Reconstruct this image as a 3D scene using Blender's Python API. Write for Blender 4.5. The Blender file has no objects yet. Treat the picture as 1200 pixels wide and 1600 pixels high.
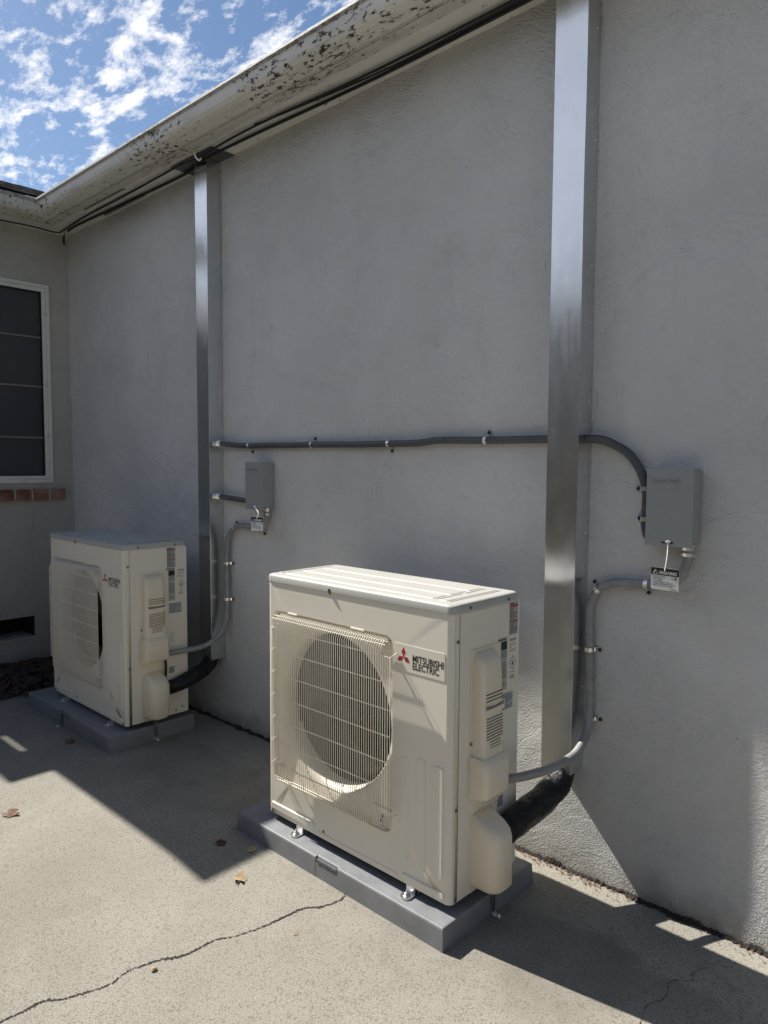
import bpy, bmesh, math, random
from mathutils import Vector, Matrix, noise as mnoise
random.seed(7)
S = bpy.context.scene
COL = S.collection
rad = math.radians

# ------------------------------------------------------------------ camera
cam_d = bpy.data.cameras.new('camera')
cam = bpy.data.objects.new('camera', cam_d); COL.objects.link(cam)
cam_d.sensor_fit = 'VERTICAL'; cam_d.sensor_height = 36.0
cam_d.lens = 1121.701 / 1600 * 36.0
cam_d.clip_start = 0.02; cam_d.clip_end = 500
_r = Vector((0.72986224, 0.68357293, 0.00539998)); _u = Vector((-0.05007325, 0.04558255, 0.99770482)); _f = Vector((-0.68175786, 0.72845747, -0.0674977))
m = Matrix((_r, _u, -_f)).transposed().to_4x4(); m.translation = Vector((2.04651644, -2.13054496, 1.35972532))
cam.matrix_world = m
S.camera = cam

# ------------------------------------------------------------------ light
SUN = Vector((-0.88, -0.138, 1.0)).normalized()
sd = bpy.data.lights.new('sun', 'SUN'); sd.energy = 5.0; sd.angle = rad(0.53); sd.color = (1.0, 0.955, 0.87)
sun = bpy.data.objects.new('sun', sd); COL.objects.link(sun)
sun.rotation_euler = SUN.to_track_quat('Z', 'Y').to_euler(); sun.location = (-5, -2, 8)
S.view_settings.view_transform = 'Standard'; S.view_settings.look = 'None'
S.view_settings.exposure = 0.80; S.view_settings.gamma = 1.0

world = bpy.data.worlds.new('World'); S.world = world; world.use_nodes = True
nt = world.node_tree; nt.nodes.clear()
def wn(t, **k):
    n = nt.nodes.new(t)
    for a, b in k.items(): setattr(n, a, b)
    return n
out = wn('ShaderNodeOutputWorld'); sky = wn('ShaderNodeTexSky', sky_type='NISHITA', sun_disc=False)
sky.sun_elevation = rad(48.3); sky.sun_rotation = math.atan2(SUN.x, SUN.y) % (2 * math.pi); sky.dust_density = 0.6; sky.ozone_density = 2.0
hs = wn('ShaderNodeHueSaturation'); hs.inputs['Saturation'].default_value = 1.12; hs.inputs['Value'].default_value = 1.0
nt.links.new(sky.outputs[0], hs.inputs['Color'])
bg = wn('ShaderNodeBackground'); bg.inputs[1].default_value = 0.062; nt.links.new(hs.outputs[0], bg.inputs[0])
cb = wn('ShaderNodeBackground'); cb.inputs[0].default_value = (1.0, 1.0, 1.02, 1); cb.inputs[1].default_value = 0.70
tc = wn('ShaderNodeTexCoord'); sp = wn('ShaderNodeSeparateXYZ'); nt.links.new(tc.outputs['Generated'], sp.inputs[0])
def wm(op, a, b=None, c=None):
    n = wn('ShaderNodeMath', operation=op)
    for i, v in enumerate((a, b, c)):
        if v is None: continue
        if isinstance(v, (int, float)): n.inputs[i].default_value = v
        else: nt.links.new(v, n.inputs[i])
    return n.outputs[0]
zz = wm('ADD', wm('MAXIMUM', sp.outputs[2], 0.0), 0.12)
cx = wm('DIVIDE', sp.outputs[0], zz); cy = wm('DIVIDE', sp.outputs[1], zz)
cmb = wn('ShaderNodeCombineXYZ'); nt.links.new(cx, cmb.inputs[0]); nt.links.new(cy, cmb.inputs[1])
mp = wn('ShaderNodeMapping'); mp.inputs['Rotation'].default_value = (0, 0, rad(22)); mp.inputs['Scale'].default_value = (2.4, 4.1, 1); mp.inputs['Location'].default_value = (3.1, 1.7, 0)
nt.links.new(cmb.outputs[0], mp.inputs[0])
n1 = wn('ShaderNodeTexNoise'); n1.inputs['Scale'].default_value = 1.9; n1.inputs['Detail'].default_value = 9; n1.inputs['Roughness'].default_value = 0.60; n1.inputs['Distortion'].default_value = 0.5
n2 = wn('ShaderNodeTexNoise'); n2.inputs['Scale'].default_value = 5.5; n2.inputs['Detail'].default_value = 8; n2.inputs['Roughness'].default_value = 0.66
for n in (n1, n2): nt.links.new(mp.outputs[0], n.inputs['Vector'])
mixn = wm('ADD', wm('MULTIPLY', n1.outputs[0], 0.5), wm('MULTIPLY', n2.outputs[0], 0.5))
cov = wn('ShaderNodeMapRange'); nt.links.new(sp.outputs[2], cov.inputs[0]); cov.inputs[1].default_value = 0.50; cov.inputs[2].default_value = 0.80; cov.inputs[3].default_value = 0.0; cov.inputs[4].default_value = 0.10
cov2 = wn('ShaderNodeMapRange'); nt.links.new(sp.outputs[0], cov2.inputs[0]); cov2.inputs[1].default_value = 0.0; cov2.inputs[2].default_value = 0.6; cov2.inputs[3].default_value = 0.0; cov2.inputs[4].default_value = 0.05
cov3 = wn('ShaderNodeMapRange'); nt.links.new(sp.outputs[1], cov3.inputs[0]); cov3.inputs[1].default_value = 0.0; cov3.inputs[2].default_value = -0.5; cov3.inputs[3].default_value = 0.0; cov3.inputs[4].default_value = 0.04
mixn = wm('ADD', wm('SUBTRACT', wm('SUBTRACT', mixn, cov.outputs[0]), cov2.outputs[0]), cov3.outputs[0])
ramp = wn('ShaderNodeValToRGB'); nt.links.new(mixn, ramp.inputs[0])
ramp.color_ramp.elements[0].position = 0.482; ramp.color_ramp.elements[0].color = (0, 0, 0, 1)
ramp.color_ramp.elements[1].position = 0.605; ramp.color_ramp.elements[1].color = (1, 1, 1, 1)
mx = wn('ShaderNodeMixShader'); nt.links.new(ramp.outputs[0], mx.inputs[0]); nt.links.new(bg.outputs[0], mx.inputs[1]); nt.links.new(cb.outputs[0], mx.inputs[2])
nt.links.new(mx.outputs[0], out.inputs[0])

# ------------------------------------------------------------------ object helpers
def link(o, parent=None):
    COL.objects.link(o)
    if parent: o.parent = parent
    return o
def tag(o, label=None, cat=None, group=None, kind=None):
    if label: o['label'] = label
    if cat: o['category'] = cat
    if group: o['group'] = group
    if kind: o['kind'] = kind
    return o
def thing(name, label, cat, loc=(0, 0, 0), group=None, rz=0):
    o = bpy.data.objects.new(name, None); o.empty_display_size = 0.05
    o.location = loc; o.rotation_euler = (0, 0, rz); link(o)
    return tag(o, label, cat, group)
def copy_tree(o, parent=None):
    c = o.copy(); COL.objects.link(c); c.parent = parent
    for ch in [k for k in list(S.objects) if k.parent == o]: copy_tree(ch, c)
    return c

class MB:
    """collects shapes into one mesh"""
    def __init__(s): s.v = []; s.f = []; s.sm = []; s.mi = []
    def add(s, vs, fs, smooth=False, mi=0):
        b = len(s.v); s.v += [tuple(v) for v in vs]
        for f in fs: s.f.append([b + i for i in f]); s.sm.append(smooth); s.mi.append(mi)
    def box(s, x0, x1, y0, y1, z0, z1, mi=0):
        vs = [(x, y, z) for z in (z0, z1) for y in (y0, y1) for x in (x0, x1)]
        s.add(vs, [(0, 2, 3, 1), (4, 5, 7, 6), (0, 1, 5, 4), (2, 6, 7, 3), (0, 4, 6, 2), (1, 3, 7, 5)], False, mi)
    def prism(s, poly, d, origin=(0, 0, 0), ax=(1, 0, 0), ay=(0, 0, 1), smooth=False, mi=0, cap=True):
        """poly in plane (ax, ay), extruded by vector d"""
        o = Vector(origin); ax = Vector(ax); ay = Vector(ay); d = Vector(d); n = len(poly)
        a = [o + ax * p[0] + ay * p[1] for p in poly]; b = [p + d for p in a]
        fs = [(i, (i + 1) % n, n + (i + 1) % n, n + i) for i in range(n)]
        s.add(a + b, fs, smooth, mi)
        if cap:
            s.add(a, [tuple(range(n))[::-1]], False, mi); s.add(b, [tuple(range(n))], False, mi)
    def tube(s, pts, r, seg=12, caps=True, mi=0, rfun=None):
        pts = [Vector(p) for p in pts]; n = len(pts); vs = []
        t0 = (pts[1] - pts[0]).normalized(); up = Vector((0, 0, 1)) if abs(t0.z) < .9 else Vector((1, 0, 0))
        nrm = t0.cross(up).normalized(); pt = t0
        for i, p in enumerate(pts):
            t = (pts[min(i + 1, n - 1)] - pts[max(i - 1, 0)]).normalized()
            q = pt.rotation_difference(t); nrm = q @ nrm; nrm = (nrm - t * nrm.dot(t)).normalized(); bn = t.cross(nrm); pt = t
            for k in range(seg):
                a = 2 * math.pi * k / seg; rr = (rfun(i / (n - 1), a) if rfun else (r[i] if isinstance(r, (list, tuple)) else r))
                vs.append(p + (nrm * math.cos(a) + bn * math.sin(a)) * rr)
        fs = [(i * seg + k, i * seg + (k + 1) % seg, (i + 1) * seg + (k + 1) % seg, (i + 1) * seg + k) for i in range(n - 1) for k in range(seg)]
        s.add(vs, fs, True, mi)
        if caps:
            s.add(vs[:seg], [tuple(range(seg))[::-1]], False, mi); s.add(vs[-seg:], [tuple(range(seg))], False, mi)
    def lathe(s, prof, c, axis, seg=24, mi=0, smooth=True):
        """prof: (r, h) along axis from c"""
        ax = Vector(axis).normalized(); u = ax.orthogonal().normalized(); w = ax.cross(u); c = Vector(c); vs = []
        for r, h in prof:
            for k in range(seg):
                a = 2 * math.pi * k / seg; vs.append(c + ax * h + (u * math.cos(a) + w * math.sin(a)) * max(r, 1e-5))
        n = len(prof)
        s.add(vs, [(i * seg + k, i * seg + (k + 1) % seg, (i + 1) * seg + (k + 1) % seg, (i + 1) * seg + k) for i in range(n - 1) for k in range(seg)], smooth, mi)
    def build(s, name, mat, parent=None, bevel=0, bseg=2, fix=True):
        me = bpy.data.meshes.new(name); me.from_pydata(s.v, [], s.f)
        for p, q, k in zip(me.polygons, s.sm, s.mi): p.use_smooth = q; p.material_index = k
        for mm in (mat if isinstance(mat, (list, tuple)) else [mat]): me.materials.append(mm)
        if fix:
            bm = bmesh.new(); bm.from_mesh(me); bmesh.ops.recalc_face_normals(bm, faces=bm.faces[:]); bm.to_mesh(me); bm.free()
        o = bpy.data.objects.new(name, me); link(o, parent)
        if bevel:
            b = o.modifiers.new('bevel', 'BEVEL'); b.width = bevel; b.segments = bseg; b.limit_method = 'ANGLE'; b.angle_limit = rad(40)
            b.harden_normals = False
        return o
def rr(x0, x1, y0, y1, r, seg=5):
    """rounded rectangle outline"""
    p = []
    for cx_, cy_, a0 in ((x1 - r, y1 - r, 0), (x0 + r, y1 - r, 90), (x0 + r, y0 + r, 180), (x1 - r, y0 + r, 270)):
        for k in range(seg + 1):
            a = rad(a0 + 90 * k / seg); p.append((cx_ + r * math.cos(a), cy_ + r * math.sin(a)))
    return p
def smooth_path(pts, n=10):
    P = [Vector(p) for p in pts]; P = [P[0] * 2 - P[1]] + P + [P[-1] * 2 - P[-2]]; o = []
    for i in range(1, len(P) - 2):
        for k in range(n):
            t = k / n; a, b, c, d = P[i - 1], P[i], P[i + 1], P[i + 2]
            o.append(0.5 * ((2 * b) + (c - a) * t + (2 * a - 5 * b + 4 * c - d) * t * t + (3 * b - a - 3 * c + d) * t ** 3))
    o.append(P[-2]); return o
def text(body, size, origin, ax, ay, mat, name, parent, extrude=0.0003, bold=0.0, width=None, align='LEFT', shear=0):
    cu = bpy.data.curves.new(name, 'FONT'); cu.body = body; cu.size = size; cu.extrude = extrude; cu.offset = bold; cu.align_x = align; cu.shear = shear
    cu.resolution_u = 3
    t = bpy.data.objects.new(name, cu); COL.objects.link(t); bpy.context.view_layer.update()
    dg = bpy.context.evaluated_depsgraph_get(); me = bpy.data.meshes.new_from_object(t.evaluated_get(dg))
    bpy.data.objects.remove(t)
    xs = [v.co.x for v in me.vertices]; ys = [v.co.y for v in me.vertices]
    k = width / (max(xs) - min(xs)) if width else 1.0; x0 = min(xs) if width else 0
    ax = Vector(ax).normalized(); ay = Vector(ay).normalized(); az = ax.cross(ay); o3 = Vector(origin)
    for v in me.vertices: v.co = o3 + ax * ((v.co.x - x0) * k) + ay * v.co.y + az * v.co.z
    me.materials.clear(); me.materials.append(mat)
    return link(bpy.data.objects.new(name, me), parent)

# ------------------------------------------------------------------ materials
class NT:
    def __init__(s, name):
        s.m = bpy.data.materials.new(name); s.m.use_nodes = True; s.t = s.m.node_tree; s.b = s.t.nodes['Principled BSDF']; s.co = s.t.nodes.new('ShaderNodeTexCoord').outputs['Object']
    def n(s, t, **k):
        q = s.t.nodes.new(t)
        for a, b in k.items(): setattr(q, a, b)
        return q
    def l(s, a, b): s.t.links.new(a, b)
    def map(s, sc=(1, 1, 1), rot=(0, 0, 0), loc=(0, 0, 0), src=None):
        q = s.n('ShaderNodeMapping'); q.inputs['Scale'].default_value = sc; q.inputs['Rotation'].default_value = rot; q.inputs['Location'].default_value = loc
        s.l(src or s.co, q.inputs[0]); return q.outputs[0]
    def noise(s, sc, det=4, rough=.55, vec=None, dist=0):
        q = s.n('ShaderNodeTexNoise'); q.inputs['Scale'].default_value = sc; q.inputs['Detail'].default_value = det; q.inputs['Roughness'].default_value = rough; q.inputs['Distortion'].default_value = dist
        s.l(vec or s.co, q.inputs['Vector']); return q.outputs[0]
    def vor(s, sc, feature='F1', vec=None, rnd=1):
        q = s.n('ShaderNodeTexVoronoi', feature=feature); q.inputs['Scale'].default_value = sc; q.inputs['Randomness'].default_value = rnd
        s.l(vec or s.co, q.inputs['Vector']); return q
    def ramp(s, src, stops, interp='LINEAR'):
        q = s.n('ShaderNodeValToRGB'); e = q.color_ramp.elements; q.color_ramp.interpolation = interp
        while len(e) < len(stops): e.new(0.5)
        for i, (p, c) in enumerate(stops):
            e[i].position = p; e[i].color = (c, c, c, 1) if isinstance(c, (int, float)) else (*c, 1)
        s.l(src, q.inputs[0]); return q.outputs[0]
    def mix(s, f, a, b, mode='MIX'):
        q = s.n('ShaderNodeMix', data_type='RGBA', blend_type=mode)
        for i, v in ((0, f), (6, a), (7, b)):
            if isinstance(v, (int, float)): q.inputs[i].default_value = v
            elif isinstance(v, tuple): q.inputs[i].default_value = (*v, 1)
            else: s.l(v, q.inputs[i])
        return q.outputs[2]
    def math(s, op, a, b=0.0):
        q = s.n('ShaderNodeMath', operation=op)
        for i, v in enumerate((a, b)):
            if isinstance(v, (int, float)): q.inputs[i].default_value = v
            else: s.l(v, q.inputs[i])
        return q.outputs[0]
    def bump(s, h, strength=.3, dist=.002, prev=None):
        q = s.n('ShaderNodeBump'); q.inputs['Strength'].default_value = strength; q.inputs['Distance'].default_value = dist
        s.l(h, q.inputs['Height'])
        if prev: s.l(prev, q.inputs['Normal'])
        return q.outputs[0]
    def fin(s, color=None, rough=None, normal=None, metal=None, spec=None, coat=None):
        for k, v in (('Base Color', color), ('Roughness', rough), ('Normal', normal), ('Metallic', metal), ('Specular IOR Level', spec), ('Coat Weight', coat)):
            if v is None: continue
            if isinstance(v, (int, float)): s.b.inputs[k].default_value = v
            elif isinstance(v, tuple): s.b.inputs[k].default_value = (*v, 1)
            else: s.l(v, s.b.inputs[k])
        return s.m
def simple(name, col, rough=.5, metal=0, var=.08, sc=30, bump=0, bsc=200, spec=.5):
    a = NT(name); n = a.noise(sc, 5); dark = tuple(c * (1 - var) for c in col); lite = tuple(min(1, c * (1 + var)) for c in col)
    c = a.mix(a.ramp(n, [(.3, 0.0), (.7, 1.0)]), dark, lite)
    nm = a.bump(a.noise(bsc, 3), bump, .001) if bump else None
    return a.fin(c, rough, nm, metal, spec)

def stucco(name, base, warm):
    a = NT(name)
    big = a.noise(1.1, 5, .6); mid = a.noise(6, 5, .6, dist=.6); spot = a.noise(14, 4, .6)
    c = a.mix(a.ramp(big, [(.3, 0.), (.7, 1.)]), tuple(k * .82 for k in base), tuple(k * 1.08 for k in base))
    c = a.mix(a.ramp(mid, [(.50, 0.), (.75, .4)]), c, warm)
    c = a.mix(a.ramp(a.noise(2.6, 6, .7, dist=1.0), [(.50, 0.), (.62, .16)]), c, tuple(k * .7 for k in base))
    c = a.mix(a.ramp(a.noise(30, 6, .75), [(.58, 0.), (.75, .22)]), c, tuple(k * 1.3 for k in base))
    c = a.mix(a.ramp(spot, [(.62, 0.), (.74, .35)]), c, tuple(k * .6 for k in base))
    st = a.noise(5, 6, .7, vec=a.map((3.0, 3.0, .35)))
    c = a.mix(a.ramp(st, [(.55, 0.), (.75, .30)]), c, tuple(k * .72 for k in base))
    sc_ = a.vor(3.3, vec=a.map((1, 1, 1), loc=(.3, 0, .2)))
    c = a.mix(a.ramp(sc_.outputs['Distance'], [(.012, .8), (.020, 0.)]), c, (.80, .80, .78))
    sc2 = a.vor(7.3, vec=a.map((1, 1, 1), loc=(.1, 0, .7)))
    c = a.mix(a.ramp(sc2.outputs['Distance'], [(.016, .9), (.026, 0.)]), c, (.10, .10, .10))
    # dirt close to the ground
    s = a.n('ShaderNodeSeparateXYZ'); a.l(a.co, s.inputs[0])
    zl = a.math('ADD', s.outputs[2], a.math('MULTIPLY', a.noise(8, 5, .65), .16))
    c = a.mix(a.ramp(zl, [(.06, .85), (.2, 0.)]), c, (.17, .155, .13))
    # surface: sandy grain, lumps, trowel marks
    f1 = a.noise(380, 3, .6); f2 = a.noise(185, 3, .6); f3 = a.noise(9, 4, .5)
    grm = a.ramp(s.outputs[2], [(.35, 1.), (1.6 / 3, .8), (.95, .6)])
    nrm = a.bump(f3, .7, .018); nrm = a.bump(a.ramp(a.noise(3.2, 5, .6, dist=1.5), [(.47, 0.), (.53, 1.)]), .5, .005, nrm)
    h2 = a.math('MULTIPLY', f2, grm)
    nrm = a.bump(h2, 1.0, .0085, nrm)
    nrm = a.bump(f1, .55, .0011, nrm)
    w = a.n('ShaderNodeTexWave', wave_type='RINGS', rings_direction='SPHERICAL'); w.inputs['Scale'].default_value = 9; w.inputs['Distortion'].default_value = 14; w.inputs['Detail'].default_value = 5; w.inputs['Detail Scale'].default_value = 1.2
    a.l(a.map((1.4, 1.4, 2.6), loc=(.9, .4, -5.4)), w.inputs['Vector'])
    zt = a.n('ShaderNodeMapRange'); a.l(a.math('ADD', s.outputs[2], a.math('MULTIPLY', a.noise(2.2, 3), .9)), zt.inputs[0]); zt.inputs[1].default_value = 2.75; zt.inputs[2].default_value = 3.1
    nrm = a.bump(a.math('MULTIPLY', a.math('MULTIPLY', w.outputs[0], a.noise(25, 5)), a.math('MULTIPLY', zt.outputs[0], a.ramp(a.noise(1.6, 4, .6), [(.40, .1), (.58, 1.)]))), .8, .006, nrm)
    return a.fin(c, .55, nrm, 0, .4)
M = {}
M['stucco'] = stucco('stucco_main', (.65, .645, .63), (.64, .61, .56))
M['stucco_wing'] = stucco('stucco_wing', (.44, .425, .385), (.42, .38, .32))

def concrete():
    a = NT('concrete')
    n1 = a.noise(.9, 6, .6); n2 = a.noise(4.5, 6, .65); sp1 = a.noise(240, 3, .75); v = a.vor(170)
    c = a.mix(a.ramp(n1, [(.35, 0.), (.65, 1.)]), (.235, .222, .19), (.31, .292, .25))
    c = a.mix(a.ramp(a.noise(1.8, 7, .7, dist=1.5), [(.52, 0.), (.60, .30)]), c, (.34, .325, .285))
    c = a.mix(a.ramp(n2, [(.5, 0.), (.78, .55)]), c, (.20, .188, .16))
    c = a.mix(a.ramp(sp1, [(.40, .6), (.52, 0.)]), c, (.13, .12, .10))
    c = a.mix(a.ramp(sp1, [(.56, 0.), (.70, .75)]), c, (.47, .45, .395))
    vv = a.vor(190)
    wn_ = a.n('ShaderNodeTexWhiteNoise'); a.l(vv.outputs['Position'], wn_.inputs['Vector'])
    c = a.mix(a.math('MULTIPLY', a.ramp(wn_.outputs[0], [(.85, 0.), (.87, 1.)]), .5), c, (.13, .115, .10))
    c = a.mix(a.ramp(a.noise(7, 7, .75, dist=2.0), [(.58, 0.), (.70, .28)]), c, (.15, .138, .112))
    # blotchy ground dirt, its band also painting the shade near the wall darker
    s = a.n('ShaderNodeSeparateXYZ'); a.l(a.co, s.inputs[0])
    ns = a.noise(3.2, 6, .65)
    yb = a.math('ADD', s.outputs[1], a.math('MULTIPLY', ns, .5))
    dirt_shade = a.ramp(a.math('MULTIPLY', a.ramp(a.math('ADD', yb, 1.0), [(.45, 0.), (.7, 1.), (.95, 1.), (1.06, 0.)]), a.ramp(a.noise(2.3, 6, .7), [(.25, 0.), (.70, 1.)])), [(0, 0.), (1, 1.)])
    c = a.mix(a.math('MULTIPLY', dirt_shade, .62), c, (.12, .11, .09))
    nrm = a.bump(sp1, .8, .0012); nrm = a.bump(a.noise(60, 4, .6), .5, .002, nrm)
    return a.fin(c, .9, nrm, 0, .2)
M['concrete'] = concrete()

def cream(name, col, rough=.38):
    a = NT(name); n = a.noise(3, 5, .6); c = a.mix(a.ramp(n, [(.35, 0.), (.75, 1.)]), tuple(k * .955 for k in col), col)
    d = a.noise(38, 6, .75); c = a.mix(a.ramp(d, [(.66, 0.), (.8, .18)]), c, (.42, .38, .30))
    nrm = a.bump(a.noise(900, 2), .12, .0003); nrm = a.bump(a.noise(5, 2), .05, .004, nrm)
    r = a.ramp(a.noise(9, 4), [(.3, rough - .05), (.7, rough + .1)])
    return a.fin(c, r, nrm, 0, .5)
M['cream'] = cream('cream_paint', (.745, .70, .60))
M['creamp'] = cream('cream_plastic', (.76, .675, .535), .42)
M['lidm'] = cream('lid_paint_sun_dimmed', (.44, .43, .40), .42)  # same cream, darkened in colour to offset full sun on the lid
M['wirew'] = simple('grille_wire', (.74, .69, .58), .4, var=.04)
M['fan'] = simple('fan_plastic', (.008, .009, .010), .6)
M['dark'] = simple('dark_inside', (.012, .012, .012), .8)
M['coil'] = simple('coil_fins', (.006, .0065, .007), .8)

def galv():
    a = NT('galvanised_steel')
    n = a.noise(6, 5, .6, dist=.4); v = a.vor(55)
    c = a.mix(a.ramp(n, [(.3, 0.), (.7, 1.)]), (.64, .65, .66), (.71, .72, .73))
    wn_ = a.n('ShaderNodeTexWhiteNoise'); a.l(v.outputs['Position'], wn_.inputs['Vector'])
    r = a.mix(.5, a.ramp(a.noise(5, 3, .5, dist=.3), [(.3, .14), (.7, .26)]), a.ramp(a.noise(26, 6, .75, vec=a.map((1, 1, .25)), dist=.8), [(.3, .14), (.75, .36)]))
    sm = a.noise(9, 6, .75, vec=a.map((1, 1, .4)), dist=1.5); c = a.mix(a.ramp(sm, [(.54, 0.), (.70, .22)]), c, (.46, .46, .45))
    nrm = a.bump(a.noise(1.6, 2, .4, vec=a.map((1, 1, .45))), .35, .008)
    return a.fin(c, r, nrm, 1.0)
M['galv'] = galv()
M['flange'] = simple('flange_steel_shaded', (.12, .125, .13), .4, .6)  # steel darkened to stand for the shade it would mirror
M['zinc'] = simple('zinc_strap', (.72, .72, .70), .28, 1.0, var=.15, sc=80, bump=.2)
M['screwdark'] = simple('screw_black', (.02, .02, .02), .4, .3)
M['screwm'] = simple('screw_steel', (.16, .15, .13), .4, .8)
def conduit_mat(name, col, rough):
    a = NT(name); n = a.noise(20, 4); c = a.mix(a.ramp(n, [(.3, 0.), (.7, 1.)]), tuple(k * .8 for k in col), tuple(k * 1.2 for k in col))
    d = a.noise(60, 5, .8, dist=1); c = a.mix(a.ramp(d, [(.64, 0.), (.74, .35)]), c, (.4, .4, .4))
    nrm = a.bump(a.noise(90, 3), .12, .001); return a.fin(c, rough, nrm, 0, .5)
M['cdark'] = conduit_mat('conduit_dark', (.062, .064, .068), .42)
M['clight'] = conduit_mat('conduit_light', (.24, .238, .235), .45)
M['boxgrey'] = simple('box_paint', (.27, .285, .28), .48, var=.04, bump=.15, bsc=300)
M['boxside'] = simple('box_paint_side', (.25, .255, .23), .5, var=.04, bump=.15, bsc=300)
def padm():
    a = NT('pad_plastic'); n = a.noise(12, 6, .7); c = a.mix(a.ramp(n, [(.35, 0.), (.75, 1.)]), (.165, .172, .185), (.225, .232, .245))
    d = a.noise(45, 6, .8, dist=1.0); c = a.mix(a.ramp(d, [(.60, 0.), (.72, .45)]), c, (.36, .36, .35))
    nrm = a.bump(a.noise(300, 3), .3, .0008); nrm = a.bump(a.noise(6, 3), .2, .006, nrm)
    return a.fin(c, a.ramp(n, [(.3, .38), (.7, .58)]), nrm, 0, .5)
M['pad'] = padm()
def blackwrap():
    a = NT('black_wrap'); w = a.noise(18, 5, .6, dist=2.5); nrm = a.bump(w, .9, .012); nrm = a.bump(a.noise(45, 2, dist=.6), .3, .002, nrm)
    return a.fin(a.mix(a.ramp(a.noise(10, 3), [(.4, 0.), (.7, 1.)]), (.003, .003, .0035), (.009, .009, .010)), .30, nrm, 0, .4)
M['wrap'] = blackwrap()

def peel(name, col, amt=.60, under=(.055, .042, .035), sc=(1, 1, 1)):
    a = NT(name); n = a.noise(4, 5, .6); c = a.mix(a.ramp(n, [(.35, 0.), (.7, 1.)]), tuple(k * .88 for k in col), col)
    st = a.noise(14, 6, .7, vec=a.map((.35 * sc[0], sc[1], sc[2]))); c = a.mix(a.ramp(st, [(.52, 0.), (.72, .38)]), c, tuple(k * .55 for k in col))
    reg = a.noise(1.7, 3, .5); k = a.noise(55, 7, .74, vec=a.map((.45 * sc[0], sc[1], sc[2])))
    pk = a.math('ADD', a.math('MULTIPLY', k, .75), a.math('MULTIPLY', reg, .25))
    msk = a.ramp(pk, [(amt - .035, 0.), (amt - .028, 1.)])
    c = a.mix(msk, c, under)
    nrm = a.bump(msk, -.5 if False else .5, -.0012); nrm = a.bump(a.noise(50, 4), .2, .001, nrm)
    return a.fin(c, .62, nrm, 0, .35)
M['gutter'] = peel('old_white_paint', (.74, .71, .65), .598)
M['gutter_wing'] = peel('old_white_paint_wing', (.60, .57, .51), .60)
M['lip'] = peel('weathered_lip', (.40, .39, .37), .57, (.16, .15, .14))
M['fascia'] = peel('fascia_paint', (.60, .57, .52), .60, (.16, .115, .09))
M['soffit'] = peel('soffit_paint', (.76, .74, .69), .64, (.20, .15, .12))
M['frame'] = peel('window_frame_paint', (.66, .65, .61), .67, (.2, .19, .17))
def screenm():
    a = NT('insect_screen'); w = a.n('ShaderNodeTexWave', bands_direction='Z'); w.inputs['Scale'].default_value = 22; w.inputs['Distortion'].default_value = .6; a.l(a.co, w.inputs['Vector'])
    s = a.n('ShaderNodeSeparateXYZ'); a.l(a.co, s.inputs[0]); up = a.ramp(a.math('MULTIPLY', s.outputs[2], .35), [(.60, 0.), (.68, 1.)])
    c = a.mix(a.math('MULTIPLY', a.math('MULTIPLY', w.outputs[0], up), .8), (.030, .034, .041), (.062, .064, .066))
    return a.fin(c, .38, None, 0, .5)
M['screen'] = screenm()
M['mull'] = simple('muntin_paint', (.17, .155, .14), .5)
def brickm():
    a = NT('brick'); v = a.noise(9, 2, .4); n = a.noise(60, 5, .7)
    c = a.mix(a.ramp(v, [(.35, 0.), (.6, 1.)]), (.15, .055, .036), (.28, .16, .11)); c = a.mix(a.ramp(n, [(.5, 0.), (.75, .5)]), c, (.24, .20, .16))
    return a.fin(c, .9, a.bump(n, .6, .003), 0, .2)
M['brick'] = brickm()
M['mortar'] = simple('mortar', (.38, .35, .30), .9, bump=.5)
def shinglem():
    a = NT('shingle'); v = a.noise(3.5, 4, .6, vec=a.map((2, 6, 1))); g = a.noise(400, 2)
    c = a.mix(a.ramp(v, [(.35, 0.), (.65, 1.)]), (.08, .068, .06), (.19, .165, .14)); c = a.mix(a.ramp(g, [(.5, 0.), (.7, .5)]), c, (.2, .19, .17))
    return a.fin(c, .9, a.bump(g, .6, .002), 0, .2)
M['shingle'] = shinglem()
M['white'] = simple('white_label', (.66, .66, .62), .45, var=.02)
M['label_grey'] = simple('grey_label', (.38, .39, .36), .5, var=.05)
M['black_ink'] = simple('black_ink', (.012, .012, .013), .4)
M['brown_ink'] = simple('brown_ink', (.10, .075, .05), .5)
M['blue_ink'] = simple('blue_ink', (.13, .19, .22), .5)
M['red_ink'] = simple('red_ink', (.36, .015, .025), .35)
M['tie'] = simple('white_tie', (.80, .80, .80), .35, var=.02)
M['tagwhite'] = simple('tag_white', (.70, .71, .70), .35, var=.02)
M['crack'] = simple('crack_dark', (.028, .022, .018), .95, var=.4, sc=80)
M['soil'] = simple('soil', (.045, .033, .022), .95, var=.5, sc=60, bump=1, bsc=120)
M['cable'] = simple('cable_black', (.010, .010, .011), .5)
def leafm(name, c1, c2):
    a = NT(name); n = a.noise(40, 5, .7); c = a.mix(a.ramp(n, [(.35, 0.), (.65, 1.)]), c1, c2); return a.fin(c, .7, a.bump(a.noise(120, 3), .5, .001), 0, .3)
M['leafb'] = leafm('leaf_brown', (.085, .042, .022), (.17, .09, .05)); M['leaft'] = leafm('leaf_tan', (.30, .21, .12), (.46, .35, .22))
M['leafr'] = leafm('leaf_red', (.04, .018, .012), (.10, .048, .03))
M['fence'] = simple('fence_wood', (.33, .29, .23), .85, var=.3, sc=4, bump=.5)
M['unseen_wall'] = simple('unseen_house_stucco', (.60, .57, .50), .85, var=.1, sc=2)
M['leafgreen'] = leafm('hedge_leaf', (.035, .06, .018), (.07, .11, .035))

XL = -2.86                       # corner where the wing meets the main wall
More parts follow.
